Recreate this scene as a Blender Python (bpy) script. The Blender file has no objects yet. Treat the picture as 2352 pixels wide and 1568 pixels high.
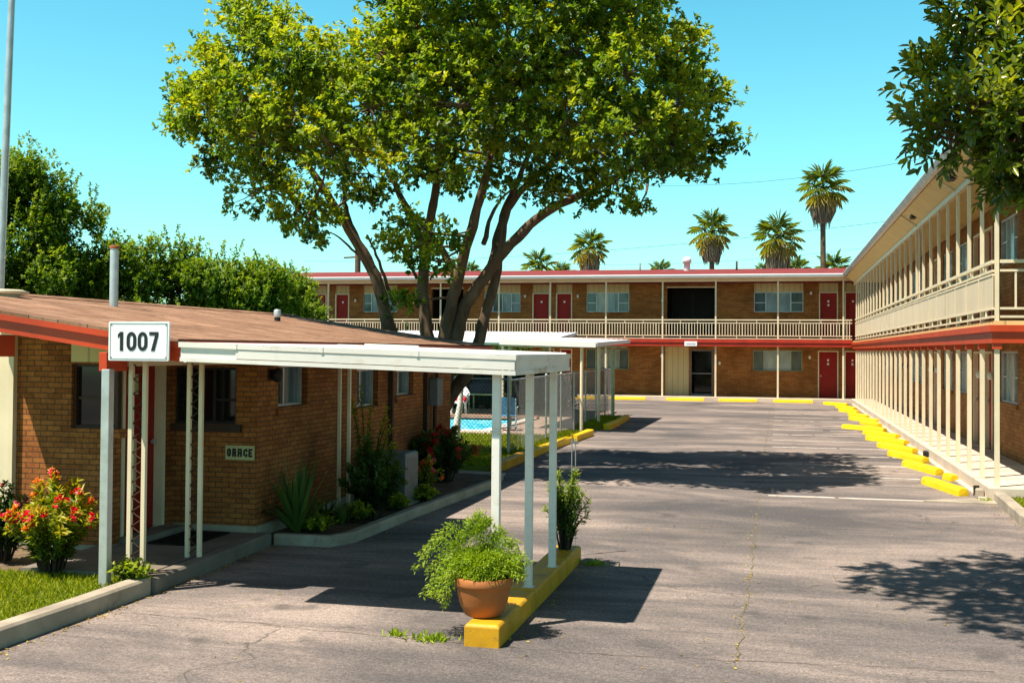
import bpy, math, random
import numpy as np
from mathutils import Matrix, Vector
random.seed(7); rng = np.random.default_rng(7)
sc = bpy.context.scene; COL = sc.collection
# ------------------------------------------------------------------ camera (also used to turn measured photo points into metres)
F = 2600.; CAMH = 2.2; YAW = math.radians(13.273); PITCH = math.radians(1.2); ROLL = .008; CX = 1176.; CY = 748.63
RM = (Matrix.Rotation(YAW, 3, 'Z') @ Matrix.Rotation(math.pi/2 + PITCH, 3, 'X') @ Matrix.Rotation(ROLL, 3, 'Z'))
def ray(x, y): return RM @ Vector(((x-CX)/F, -(y-CY)/F, -1))
def gz(x, y, z=0.): d = ray(x, y); return Vector((0, 0, CAMH)) + d*((z-CAMH)/d.z)
def gy(x, y, Y): d = ray(x, y); return Vector((0, 0, CAMH)) + d*(Y/d.y)
def gx(x, y, X): d = ray(x, y); return Vector((0, 0, CAMH)) + d*(X/d.x)
cd = bpy.data.cameras.new('camera'); cam = bpy.data.objects.new('camera', cd); COL.objects.link(cam)
cam.matrix_world = Matrix.Translation((0, 0, CAMH)) @ RM.to_4x4()
cd.sensor_width = 36; cd.lens = 36*F/2352; cd.shift_y = (CY-784)/2352.; cd.clip_end = 3000; cd.clip_start = .05
sc.camera = cam
# ------------------------------------------------------------------ materials
def nt(name):
    m = bpy.data.materials.new(name); m.use_nodes = True; t = m.node_tree; t.nodes.clear()
    o = t.nodes.new('ShaderNodeOutputMaterial'); b = t.nodes.new('ShaderNodeBsdfPrincipled'); t.links.new(b.outputs[0], o.inputs[0])
    return m, t, b, o
def nd(t, kind, **k):
    n = t.nodes.new(kind)
    for a, v in k.items():
        if a.startswith('i_'): n.inputs[a[2:].replace('_', ' ')].default_value = v
        else: setattr(n, a, v)
    return n
def rgb(c): return (c[0], c[1], c[2], 1)
def ramp(t, fac, stops):
    r = t.nodes.new('ShaderNodeValToRGB'); e = r.color_ramp.elements
    while len(e) < len(stops): e.new(.5)
    for q, (p, c) in zip(e, stops): q.position = p; q.color = rgb(c) if not isinstance(c, (int, float)) else (c, c, c, 1)
    t.links.new(fac, r.inputs[0]); return r.outputs[0]
def coords(t, scale=(1, 1, 1)):
    c = t.nodes.new('ShaderNodeTexCoord'); m = t.nodes.new('ShaderNodeMapping'); m.inputs['Scale'].default_value = scale
    t.links.new(c.outputs['Object'], m.inputs[0]); return m.outputs[0]
def noise(t, vec, scale, detail=4, rough=.55, dist=0):
    n = nd(t, 'ShaderNodeTexNoise', i_Scale=scale, i_Detail=detail, i_Roughness=rough, i_Distortion=dist); t.links.new(vec, n.inputs['Vector']); return n.outputs[0]
def mix(t, fac, a, b, mode='MIX'):
    m = nd(t, 'ShaderNodeMix', data_type='RGBA', blend_type=mode)
    for s, v in ((m.inputs[0], fac), (m.inputs[6], a), (m.inputs[7], b)):
        if hasattr(v, 'links'): t.links.new(v, s)
        elif isinstance(v, (int, float)): s.default_value = v
        else: s.default_value = rgb(v)
    return m.outputs[2]
def bump(t, b, h, strength=.3, dist=.01):
    n = nd(t, 'ShaderNodeBump', i_Strength=strength, i_Distance=dist); t.links.new(h, n.inputs['Height']); t.links.new(n.outputs[0], b.inputs['Normal'])
def paint(name, c, rough=.5, var=.25, scale=3., spec=.4, metal=0., bmp=.08, dirt=None, stretch=(1, 1, 1), scuff=None):
    m, t, b, o = nt(name); v = coords(t, stretch)
    n1 = noise(t, v, scale, 6, .6); d = tuple(x*(1-var) for x in c); l = tuple(min(1, x*(1+var*.5)) for x in c)
    col = ramp(t, n1, [(.3, d), (.7, l)])
    if dirt is not None:
        n2 = noise(t, v, scale*2.3, 8, .7); f = ramp(t, n2, [(.56, 0.), (.7, .75)]); col = mix(t, f, col, dirt)
    if scuff is not None:
        n3 = noise(t, coords(t, (1.0, .5, 3.)), scale*1.7, 9, .75, .6); col = mix(t, ramp(t, n3, [(.60, 0.), (.66, .85)]), col, scuff)
    t.links.new(col, b.inputs['Base Color']); b.inputs['Roughness'].default_value = rough; b.inputs['Specular IOR Level'].default_value = spec; b.inputs['Metallic'].default_value = metal
    if bmp: bump(t, b, noise(t, v, scale*9, 3), bmp)
    return m
def brick(name, c1, c2, mort, bw=.22, bh=.075, ms=.006, dark=.25):
    m, t, b, o = nt(name); c = t.nodes.new('ShaderNodeTexCoord'); s = t.nodes.new('ShaderNodeSeparateXYZ'); t.links.new(c.outputs['Object'], s.inputs[0])
    a = nd(t, 'ShaderNodeMath', operation='ADD'); t.links.new(s.outputs[0], a.inputs[0]); t.links.new(s.outputs[1], a.inputs[1])
    k = t.nodes.new('ShaderNodeCombineXYZ'); t.links.new(a.outputs[0], k.inputs[0]); t.links.new(s.outputs[2], k.inputs[1])
    br = nd(t, 'ShaderNodeTexBrick', i_Scale=1., i_Mortar_Size=ms, i_Mortar_Smooth=.3, i_Brick_Width=bw, i_Row_Height=bh, i_Bias=-.2)
    br.inputs['Color1'].default_value = rgb(c1); br.inputs['Color2'].default_value = rgb(c2); br.inputs['Mortar'].default_value = rgb(mort)
    wob = nd(t, 'ShaderNodeTexNoise', i_Scale=2.5, i_Detail=2.); t.links.new(c.outputs['Object'], wob.inputs['Vector'])
    w2 = nd(t, 'ShaderNodeVectorMath', operation='SCALE', i_Scale=.012); t.links.new(wob.outputs[1], w2.inputs[0])
    w3 = nd(t, 'ShaderNodeVectorMath', operation='ADD'); t.links.new(k.outputs[0], w3.inputs[0]); t.links.new(w2.outputs[0], w3.inputs[1])
    t.links.new(w3.outputs[0], br.inputs['Vector'])
    n1 = noise(t, c.outputs['Object'], 1.1, 5, .6); n2 = noise(t, c.outputs['Object'], 23, 4, .7)
    v1 = ramp(t, n1, [(.3, (1-dark,)*3), (.7, (1.15,)*3)]); v2 = ramp(t, n2, [(.3, (.7,)*3), (.7, (1.2,)*3)])
    col = mix(t, 1., mix(t, 1., br.outputs[0], v1, 'MULTIPLY'), v2, 'MULTIPLY')
    t.links.new(col, b.inputs['Base Color']); b.inputs['Roughness'].default_value = .9; b.inputs['Specular IOR Level'].default_value = .15
    bump(t, b, br.outputs[1], -.5, .008); return m
def leafmat(name, stops, trans=.32, rough=.42, spec=.4):
    m, t, b, o = nt(name); a = nd(t, 'ShaderNodeAttribute', attribute_name='tint')
    col = ramp(t, a.outputs['Fac'], stops); t.links.new(col, b.inputs['Base Color']); b.inputs['Roughness'].default_value = rough; b.inputs['Specular IOR Level'].default_value = spec
    if trans > 0:
        tr = t.nodes.new('ShaderNodeBsdfTranslucent'); t.links.new(mix(t, 1., col, (1.5, 1.5, .5), 'MULTIPLY'), tr.inputs[0])
        ms = nd(t, 'ShaderNodeMixShader'); ms.inputs[0].default_value = trans
        t.links.new(b.outputs[0], ms.inputs[1]); t.links.new(tr.outputs[0], ms.inputs[2]); t.links.new(ms.outputs[0], o.inputs[0])
    return m
def grooved(name, c, axis_scale, depth=.4, var=.15):
    m, t, b, o = nt(name); c0 = t.nodes.new('ShaderNodeTexCoord'); s = t.nodes.new('ShaderNodeSeparateXYZ'); t.links.new(c0.outputs['Object'], s.inputs[0])
    a = nd(t, 'ShaderNodeMath', operation='ADD'); t.links.new(s.outputs[0], a.inputs[0]); t.links.new(s.outputs[1], a.inputs[1])
    q = nd(t, 'ShaderNodeMath', operation='MULTIPLY'); t.links.new(a.outputs[0], q.inputs[0]); q.inputs[1].default_value = axis_scale
    f = nd(t, 'ShaderNodeMath', operation='FRACT'); t.links.new(q.outputs[0], f.inputs[0])
    g = ramp(t, f.outputs[0], [(0., 0.), (.1, 1.), (.9, 1.), (1., 0.)])
    n = noise(t, coords(t, (1, 1, .3)), 2.5, 5); cc = ramp(t, n, [(.3, tuple(x*(1-var) for x in c)), (.7, c)])
    t.links.new(mix(t, 1., cc, mix(t, 1., (1, 1, 1), ramp(t, f.outputs[0], [(0., .55), (.08, 1.), (.92, 1.), (1., .55)]), 'MULTIPLY'), 'MULTIPLY'), b.inputs['Base Color'])
    b.inputs['Roughness'].default_value = .6; bump(t, b, g, depth, .01); return m

# asphalt
def asphalt_mat():
    m, t, b, o = nt('asphalt'); v = coords(t)
    big = noise(t, coords(t, (.55, 1.1, 1)), .33, 9, .66, .9); col = ramp(t, big, [(.36, (.088, .080, .080)), (.5, (.180, .150, .138)), (.62, (.315, .252, .220))])
    streak = noise(t, coords(t, (.30, 2.0, 1)), .75, 8, .7, .8); col = mix(t, ramp(t, streak, [(.38, .55), (.55, 0.)]), col, (.072, .068, .072))
    sand = noise(t, coords(t, (1, 1, 1)), .13, 4, .5); col = mix(t, ramp(t, sand, [(.55, 0.), (.75, .45)]), col, (.34, .265, .2))
    g1 = noise(t, v, 60, 3, .8); g2 = noise(t, v, 24, 5, .75)
    col = mix(t, 1., col, ramp(t, g1, [(.3, (.50,)*3), (.5, (.96,)*3), (.72, (1.65,)*3)]), 'MULTIPLY')
    col = mix(t, 1., col, ramp(t, g2, [(.3, (.62,)*3), (.7, (1.36,)*3)]), 'MULTIPLY')
    oil = noise(t, v, 1.6, 3, .5); col = mix(t, ramp(t, oil, [(.63, 0.), (.72, .6)]), col, (.06, .055, .055))
    # cracks
    wv = nd(t, 'ShaderNodeTexNoise', i_Scale=.9, i_Detail=5.); t.links.new(v, wv.inputs['Vector'])
    sm = nd(t, 'ShaderNodeVectorMath', operation='SCALE', i_Scale=1.3); t.links.new(wv.outputs[1], sm.inputs[0])
    ad = nd(t, 'ShaderNodeVectorMath', operation='ADD'); t.links.new(v, ad.inputs[0]); t.links.new(sm.outputs[0], ad.inputs[1])
    vo = nd(t, 'ShaderNodeTexVoronoi', feature='DISTANCE_TO_EDGE', i_Scale=.27); t.links.new(ad.outputs[0], vo.inputs['Vector'])
    ck = ramp(t, vo.outputs['Distance'], [(0., .75), (.0035, 0.)])
    msk = ramp(t, noise(t, v, .35, 3), [(.45, 0.), (.6, 1.)]); mm = nd(t, 'ShaderNodeMath', operation='MULTIPLY'); t.links.new(ck, mm.inputs[0]); t.links.new(msk, mm.inputs[1])
    col = mix(t, mm.outputs[0], col, (.05, .045, .04))
    # pale aggregate chips
    sp = nd(t, 'ShaderNodeTexVoronoi', i_Scale=28.); t.links.new(v, sp.inputs['Vector'])
    col = mix(t, ramp(t, sp.outputs['Distance'], [(0., .5), (.13, 0.)]), col, (.42, .37, .33))
    t.links.new(col, b.inputs['Base Color']); b.inputs['Roughness'].default_value = .88; b.inputs['Specular IOR Level'].default_value = .25
    bump(t, b, g1, .35, .006); return m
M = {}
M['asphalt'] = asphalt_mat()
M['concrete'] = paint('concrete', (.37, .315, .245), .9, .35, 2.2, .2, bmp=.2, dirt=(.2, .17, .13))
M['walk'] = paint('walkway_concrete', (.58, .48, .38), .9, .18, 1.2, .2, bmp=.12)
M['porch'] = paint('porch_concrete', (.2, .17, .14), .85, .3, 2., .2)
M['deck'] = paint('pool_deck', (.50, .36, .29), .9, .2, 2., .2)
M['coping'] = paint('pool_coping', (.75, .70, .62), .8, .15, 3., .2)
M['tile'] = paint('pink_tile', (.45, .22, .15), .8, .3, 6., .2)
M['soil'] = paint('garden_soil', (.16, .115, .07), .95, .5, 5., .1, bmp=.5)
M['lawn'] = paint('lawn_ground', (.17, .22, .03), .95, .5, 4., .1, bmp=.4)
M['brick'] = brick('office_brick', (.40, .145, .042), (.26, .080, .024), (.10, .055, .030), .168, .057, .006, .38)
M['brickb'] = brick('motel_brick', (.38, .165, .048), (.25, .095, .028), (.15, .075, .034), .30, .075, .006, .35)
M['red'] = paint('red_orange_paint', (.52, .052, .011), .45, .22, 2.2, .4, bmp=.05)
M['redd'] = paint('dark_red_paint', (.42, .030, .012), .45, .25, 2.2, .4, bmp=.05)
M['door'] = paint('door_red', (.30, .014, .008), .55, .2, 2., .25, bmp=.03)
M['white'] = paint('white_paint', (.74, .70, .64), .45, .12, 1.6, .4, bmp=.04, dirt=(.52, .45, .33), stretch=(1, 1, 2), scuff=(.42, .33, .22))
M['cream'] = paint('cream_paint', (.74, .63, .44), .5, .12, 2., .4, bmp=.04)
M['soffit'] = grooved('cream_soffit', (.72, .53, .22), 3.2, .3)
M['panel'] = grooved('cream_board', (.62, .50, .25), 4., .4)
M['sheet'] = grooved('ribbed_sheet', (.72, .58, .40), 14., .5)
M['galv'] = paint('galvanised', (.56, .57, .575), .42, .25, 5., .5, .55, .05)
M['metal'] = paint('grey_metal', (.17, .18, .18), .6, .25, 5., .5, .3, .05)
M['steel'] = paint('fence_steel', (.38, .39, .39), .45, .2, 8., .5, .5, 0)
M['rust'] = paint('rust', (.30, .10, .035), .8, .4, 9., .2)
M['dark'] = paint('dark_trim', (.02, .016, .013), .6, .3, 4., .3)
M['brown'] = paint('brown_pipe', (.055, .026, .014), .6, .3, 4., .3)
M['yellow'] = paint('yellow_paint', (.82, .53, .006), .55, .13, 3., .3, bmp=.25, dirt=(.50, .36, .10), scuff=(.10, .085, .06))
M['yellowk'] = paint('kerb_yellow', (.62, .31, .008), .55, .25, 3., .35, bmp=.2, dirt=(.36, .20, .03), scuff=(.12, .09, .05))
M['stripe'] = paint('worn_line_paint', (.56, .50, .44), .9, .35, 5., .2, dirt=(.17, .15, .14), scuff=(.13, .12, .115))
M['terra'] = paint('terracotta', (.36, .125, .035), .7, .2, 4., .3, bmp=.06)
M['signw'] = paint('sign_white', (.80, .81, .83), .35, .05, 2., .5, bmp=0)
M['ink'] = paint('sign_ink', (.018, .02, .026), .5, .1, 5., .3, bmp=0)
M['smear'] = paint('sign_smear', (.32, .34, .42), .6, .3, 20., .3, bmp=0)
M['tan'] = paint('sign_tan', (.50, .44, .22), .6, .15, 4., .3)
M['bulb'] = paint('lamp_glass', (.75, .72, .66), .3, .05, 4., .5, bmp=0)
M['curtain'] = paint('curtain_cloth', (.52, .54, .47), .9, .12, 9., .1, bmp=0, stretch=(1, 1, .05))
M['plastic'] = paint('white_plastic', (.72, .76, .80), .4, .05, 3., .5, bmp=0)
M['blue'] = paint('blue_mesh_fabric', (.10, .33, .62), .7, .5, 14., .3)
M['bluef'] = paint('pale_blue_frame', (.45, .60, .70), .4, .1, 3., .5, bmp=0)
M['towel'] = paint('white_cushion', (.80, .76, .76), .9, .12, 12., .1)
M['redcl'] = paint('red_cushion', (.55, .02, .03), .9, .3, 12., .1)
M['greenp'] = paint('pale_green_paint', (.36, .45, .26), .6, .3, 4., .3)
M['peel'] = paint('peeling_white', (.82, .80, .74), .7, .1, 9., .2, dirt=(.25, .22, .15))
M['joint'] = paint('joint_dirt', (.20, .165, .085), .95, .6, 12., .1)
M['mat'] = paint('door_mat', (.015, .014, .013), .95, .4, 30., .1, bmp=.3)
M['bark'] = paint('bark', (.15, .10, .065), .95, .5, 5., .15, bmp=.8, stretch=(1, 1, .35), dirt=(.05, .045, .03))
M['barkd'] = paint('dark_bark', (.05, .035, .024), .95, .4, 6., .15, bmp=.6)
M['thatch'] = paint('dead_fronds', (.27, .20, .15), .95, .45, 5., .1, bmp=.8, stretch=(3, 3, .4))
M['navy'] = paint('navy_tarp', (.02, .03, .06), .6, .3, 3., .3)
def shingles():
    m, t, b, o = nt('shingles'); v = coords(t)
    br = nd(t, 'ShaderNodeTexBrick', i_Scale=1., i_Mortar_Size=.006, i_Brick_Width=.16, i_Row_Height=.30, i_Bias=0.)
    c = t.nodes.new('ShaderNodeTexCoord'); s = t.nodes.new('ShaderNodeSeparateXYZ'); t.links.new(c.outputs['Object'], s.inputs[0])
    k = t.nodes.new('ShaderNodeCombineXYZ'); t.links.new(s.outputs[0], k.inputs[1]); t.links.new(s.outputs[1], k.inputs[0]); t.links.new(k.outputs[0], br.inputs['Vector'])
    br.inputs['Color1'].default_value = (.23, .125, .078, 1); br.inputs['Color2'].default_value = (.34, .20, .13, 1); br.inputs['Mortar'].default_value = (.10, .055, .038, 1)
    n = noise(t, v, .8, 6, .65); n2 = noise(t, coords(t, (1.6, .3, 1)), 11, 6, .75)
    col = mix(t, 1., br.outputs[0], ramp(t, n, [(.3, (.72,)*3), (.7, (1.2,)*3)]), 'MULTIPLY')
    col = mix(t, ramp(t, n2, [(.55, 0.), (.66, .9)]), col, (.085, .05, .036)); col = mix(t, ramp(t, n2, [(.25, .6), (.36, 0.)]), col, (.45, .31, .22))
    t.links.new(col, b.inputs['Base Color']); b.inputs['Roughness'].default_value = .95; b.inputs['Specular IOR Level'].default_value = .1; bump(t, b, br.outputs[1], -.4, .01); return m
M['shingle'] = shingles()
M['redroof'] = paint('red_roofing', (.21, .036, .036), .8, .25, 2.5, .2, bmp=.25, stretch=(1, 3, 1))
M['whiteroof'] = paint('white_roof_sheet', (.82, .82, .82), .5, .06, 1.5, .3)
def glass(name, c, rough=.06):
    m, t, b, o = nt(name); n = noise(t, coords(t, (1, 1, .4)), 3., 3)
    t.links.new(ramp(t, n, [(.3, tuple(x*.6 for x in c)), (.7, c)]), b.inputs['Base Color']); b.inputs['Roughness'].default_value = rough; b.inputs['Specular IOR Level'].default_value = .45
    bump(t, b, noise(t, coords(t), 1.2, 2), .03, .02); return m
M['glass'] = glass('window_glass', (.014, .014, .013)); M['glassb'] = glass('sky_tinted_glass', (.10, .15, .17)); M['glassg'] = glass('screened_glass', (.11, .13, .11), .25); M['glassc'] = glass('curtained_glass', (.36, .42, .40), .15); M['glassl'] = glass('pale_window_glass', (.26, .36, .41), .1)  # blue of the upper-window panes is reflected sky put into the base colour
def water():
    m, t, b, o = nt('pool_water'); v = coords(t)
    vo = nd(t, 'ShaderNodeTexVoronoi', feature='DISTANCE_TO_EDGE', i_Scale=1.7); wn = nd(t, 'ShaderNodeTexNoise', i_Scale=1.5, i_Detail=3.); t.links.new(v, wn.inputs['Vector'])
    ad = nd(t, 'ShaderNodeVectorMath', operation='ADD'); t.links.new(v, ad.inputs[0]); t.links.new(wn.outputs[1], ad.inputs[1]); t.links.new(ad.outputs[0], vo.inputs['Vector'])
    t.links.new(ramp(t, vo.outputs['Distance'], [(0., (.30, .78, .85)), (.10, (.03, .50, .72)), (.5, (.012, .36, .60))]), b.inputs['Base Color'])
    b.inputs['Roughness'].default_value = .2; b.inputs['IOR'].default_value = 1.08; bump(t, b, noise(t, v, 3.5, 4), .2, .05); return m
M['water'] = water()
G = lambda *s: s
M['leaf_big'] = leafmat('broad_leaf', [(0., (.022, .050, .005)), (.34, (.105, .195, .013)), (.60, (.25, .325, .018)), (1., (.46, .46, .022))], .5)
M['leaf_hedge'] = leafmat('hedge_leaf', [(0., (.020, .055, .006)), (.42, (.11, .20, .012)), (1., (.36, .41, .02))], .48)
M['leaf_right'] = leafmat('glossy_leaf', [(0., (.028, .055, .006)), (.45, (.11, .165, .011)), (1., (.36, .36, .02))], .45, .3, .6)
M['leaf_dark'] = leafmat('dark_shrub_leaf', [(0., (.012, .034, .007)), (.5, (.034, .078, .012)), (1., (.10, .16, .02))], .3)
M['leaf_fern'] = leafmat('fern_leaf', [(0., (.08, .16, .010)), (.5, (.24, .35, .015)), (1., (.42, .50, .03))], .4)
M['leaf_yel'] = leafmat('yellow_green_leaf', [(0., (.035, .08, .008)), (.5, (.20, .25, .012)), (.85, (.44, .40, .015)), (1., (.52, .28, .01))], .35)
M['leaf_palm'] = leafmat('palm_leaf', [(0., (.07, .12, .014)), (.45, (.16, .21, .02)), (.8, (.34, .29, .04)), (1., (.45, .33, .12))], .4)
M['leaf_aga'] = leafmat('sword_leaf', [(0., (.035, .08, .018)), (1., (.12, .19, .04))], .25)
M['petal_red'] = leafmat('red_petal', [(0., (.45, .004, .01)), (.6, (.75, .012, .035)), (1., (.80, .03, .10))], .3)
M['petal_pink'] = leafmat('pink_petal', [(0., (.60, .03, .16)), (.6, (.75, .12, .30)), (1., (.80, .35, .25))], .3)
M['petal_or'] = leafmat('orange_petal', [(0., (.70, .05, .01)), (.6, (.80, .16, .02)), (1., (.80, .35, .05))], .3)
M['grass'] = leafmat('grass_blade', [(0., (.12, .18, .008)), (.5, (.27, .32, .010)), (.85, (.40, .39, .02)), (1., (.48, .40, .10))], .4, .6, .2)
M['litter'] = leafmat('fallen_leaf', [(0., (.20, .12, .02)), (.6, (.42, .28, .03)), (1., (.55, .48, .10))], .1, .8, .1)
# ------------------------------------------------------------------ object helpers
WORLD = {}
def wm(o): return WORLD.get(o.name, Matrix.Identity(4))
def tag(o, label=None, cat=None, group=None, kind=None):
    for k, v in (('label', label), ('category', cat), ('group', group), ('kind', kind)):
        if v: o[k] = v
    return o
def thing(name, loc, label, cat, group=None):
    o = bpy.data.objects.new(name, None); COL.objects.link(o); o.location = loc; o.empty_display_size = .2
    WORLD[o.name] = Matrix.Translation(loc); return tag(o, label, cat, group)
def link(name, me, parent, local=False):
    o = bpy.data.objects.new(name, me); COL.objects.link(o)
    if parent is not None:
        o.parent = parent
        if not local: o.matrix_parent_inverse = wm(parent).inverted()
    return o
class MB:
    def __init__(s): s.v = []; s.f = []; s.m = []; s.s = []
    def add(s, vs, fs, mi=0, sm=False):
        n = len(s.v); s.v += [tuple(p) for p in vs]
        for f in fs: s.f.append(tuple(i+n for i in f)); s.m.append(mi); s.s.append(sm)
        return s
    def box(s, a, b, mi=0):
        x0, x1 = sorted((a[0], b[0])); y0, y1 = sorted((a[1], b[1])); z0, z1 = sorted((a[2], b[2]))
        return s.add([(x0, y0, z0), (x1, y0, z0), (x1, y1, z0), (x0, y1, z0), (x0, y0, z1), (x1, y0, z1), (x1, y1, z1), (x0, y1, z1)],
                     [(0, 3, 2, 1), (4, 5, 6, 7), (0, 1, 5, 4), (1, 2, 6, 5), (2, 3, 7, 6), (3, 0, 4, 7)], mi)
    def rbox(s, a, b, r=.01, mi=0):   # box with chamfered edges along z-top
        x0, x1 = sorted((a[0], b[0])); y0, y1 = sorted((a[1], b[1])); z0, z1 = sorted((a[2], b[2]))
        ring = lambda d, z: [(x0+d, y0+d, z), (x1-d, y0+d, z), (x1-d, y1-d, z), (x0+d, y1-d, z)]
        vs = ring(0, z0)+ring(0, z1-r)+ring(r, z1); fs = [(3, 2, 1, 0), (8, 9, 10, 11)]
        for k in (0, 4): fs += [(k+i, k+(i+1) % 4, k+4+(i+1) % 4, k+4+i) for i in range(4)]
        return s.add(vs, fs, mi)
    def tube(s, pts, r, n=8, mi=0, cap=True, sm=True):
        pts = [Vector(p) for p in pts]; k = len(pts); rs = r if hasattr(r, '__len__') else [r]*k
        vs = []; up = Vector((0, 0, 1)); prev = None
        for i, p in enumerate(pts):
            d = (pts[min(i+1, k-1)]-pts[max(i-1, 0)]).normalized()
            if prev is None: a = d.cross(up if abs(d.z) < .9 else Vector((1, 0, 0))).normalized()
            else: a = (prev-d*prev.dot(d)).normalized()
            prev = a; b = d.cross(a)
            for j in range(n):
                t = 2*math.pi*j/n; vs.append(p+(a*math.cos(t)+b*math.sin(t))*rs[i])
        fs = [(i*n+j, i*n+(j+1) % n, (i+1)*n+(j+1) % n, (i+1)*n+j) for i in range(k-1) for j in range(n)]
        s.add(vs, fs, mi, sm)
        if cap: s.add([vs[j] for j in range(n)], [tuple(range(n-1, -1, -1))], mi); s.add(vs[-n:], [tuple(range(n))], mi)
        return s
    def lathe(s, c, prof, n=24, mi=0, sm=True):
        vs = [(c[0]+r*math.cos(2*math.pi*j/n), c[1]+r*math.sin(2*math.pi*j/n), c[2]+z) for r, z in prof for j in range(n)]
        fs = [(i*n+j, i*n+(j+1) % n, (i+1)*n+(j+1) % n, (i+1)*n+j) for i in range(len(prof)-1) for j in range(n)]
        return s.add(vs, fs, mi, sm)
    def prism(s, poly, ext, mi=0):    # poly: 3-D points, extruded by vector ext
        n = len(poly); e = Vector(ext); vs = [Vector(p) for p in poly]+[Vector(p)+e for p in poly]
        return s.add(vs, [tuple(range(n-1, -1, -1)), tuple(range(n, 2*n))]+[(i, (i+1) % n, n+(i+1) % n, n+i) for i in range(n)], mi)
    def sweep(s, path, prof, mi=0, closed=False):  # horizontal path [(x,y)], profile [(side,z)]
        k = len(path); vs = []; n = len(prof)
        for i in range(k):
            p0 = Vector(path[max(i-1, 0)]); p1 = Vector(path[min(i+1, k-1)]); d = (p1-p0).normalized(); nrm = Vector((d.y, -d.x))
            for a, z in prof: q = Vector(path[i])+nrm*a; vs.append((q.x, q.y, z))
        fs = [(i*n+j, i*n+(j+1) % n, (i+1)*n+(j+1) % n, (i+1)*n+j) for i in range(k-1) for j in range(n)]
        fs += [tuple(range(n)), tuple(range((k-1)*n+n-1, (k-1)*n-1, -1))]
        return s.add(vs, fs, mi)
    def build(s, name, mats, parent=None, local=False, bevel=0):
        me = bpy.data.meshes.new(name); me.from_pydata(s.v, [], s.f)
        for m in (mats if isinstance(mats, (list, tuple)) else [mats]): me.materials.append(M[m] if isinstance(m, str) else m)
        me.polygons.foreach_set('material_index', s.m); me.polygons.foreach_set('use_smooth', s.s); me.update()
        o = link(name, me, parent, local)
        if bevel: b = o.modifiers.new('bevel', 'BEVEL'); b.width = bevel; b.segments = 2; b.limit_method = 'ANGLE'
        return o
SUNV = np.array([-.34, -.36, .88])
def norm(a): return a/np.maximum(np.linalg.norm(a, axis=1, keepdims=True), 1e-9)
def leaves(name, pos, d, nrm, L, W, tint, mat, parent=None, fold=.22, droop=.12, local=False, base=None):
    d = norm(d); s = norm(np.cross(d, nrm)); n = np.cross(s, d); L = L[:, None]; W = W[:, None]; N = len(pos)
    v = np.stack([pos, pos+d*.30*L+s*.46*W+n*fold*W, pos+d*.70*L+s*.40*W+n*(fold*W-droop*.4*L), pos+d*L-n*droop*L,
                  pos+d*.70*L-s*.40*W+n*(fold*W-droop*.4*L), pos+d*.30*L-s*.46*W+n*fold*W], 1).reshape(-1, 3)
    f = (np.arange(N)[:, None]*6+np.array([0, 1, 2, 3, 0, 3, 4, 5])).ravel().astype(np.int32)
    me = bpy.data.meshes.new(name); me.vertices.add(6*N); me.vertices.foreach_set('co', v.astype(np.float32).ravel())
    me.loops.add(8*N); me.loops.foreach_set('vertex_index', f); me.polygons.add(2*N)
    me.polygons.foreach_set('loop_start', np.arange(0, 8*N, 4, dtype=np.int32)); me.polygons.foreach_set('loop_total', np.full(2*N, 4, np.int32))
    me.update(calc_edges=True); a = me.attributes.new('tint', 'FLOAT', 'POINT'); a.data.foreach_set('value', np.repeat(np.clip(tint, 0, 1), 6).astype(np.float32))
    me.materials.append(M[mat]); return link(name, me, parent, local)
def rdir(n): return norm(rng.normal(size=(n, 3)))
class Fol:      # collects leaves
    def __init__(s): s.p = []; s.d = []; s.n = []; s.L = []; s.W = []; s.t = []
    def add(s, p, d, n, L, W, t): s.p.append(p); s.d.append(d); s.n.append(n); s.L.append(L); s.W.append(W); s.t.append(t)
    def rosettes(s, c, axis, k, L, W, tint, spread=.9, len_=.1):   # c (N,3) tips, axis (N,3)
        N = len(c); ax = np.repeat(norm(axis), k, 0); r = rdir(N*k); r = norm(r-ax*np.sum(r*ax, 1, keepdims=True))
        q = rng.random((N*k, 1)); d = norm(ax*(.25+.7*q)+r*spread*(1.1-q*.5)); p = np.repeat(c, k, 0)-ax*len_*(1-q)
        nn = norm(ax*.35+SUNV*.95-d*.15+rng.normal(size=d.shape)*.33); u = rng.random(N*k)
        s.add(p, d, nn, L*(.75+.5*u), W*(.75+.5*u), np.repeat(tint, k)+.22*(q[:, 0]-.5)+rng.normal(size=N*k)*.08)
    def build(s, name, mat, parent=None, **k):
        c = np.concatenate; return leaves(name, c(s.p), c(s.d), c(s.n), c(s.L), c(s.W), c(s.t), mat, parent, **k)
def smooth(pts, sub=5):
    P = [Vector(p) for p in pts]; P = [P[0]*2-P[1]]+P+[P[-1]*2-P[-2]]; out = []
    for i in range(1, len(P)-2):
        for j in range(sub):
            t = j/sub; a, b, c, d = P[i-1:i+3]
            out.append(.5*((2*b)+(c-a)*t+(2*a-5*b+4*c-d)*t*t+(3*b-a-3*c+d)*t**3))
    return out+[P[-2]]
def limb(mb, pts, r0, r1, n=9, sub=5, wob=.02):
    q = smooth(pts, sub); k = len(q); rs = [(r0+(r1-r0)*i/(k-1))*(1+random.uniform(-.07, .07)) for i in range(k)]
    q = [p+Vector((random.uniform(-wob, wob), random.uniform(-wob, wob), 0)) for p in q]; mb.tube(q, rs, n)
    return q
def struct(name, mb, mats, **k): return tag(mb.build(name, mats, **k), kind='structure')
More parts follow.
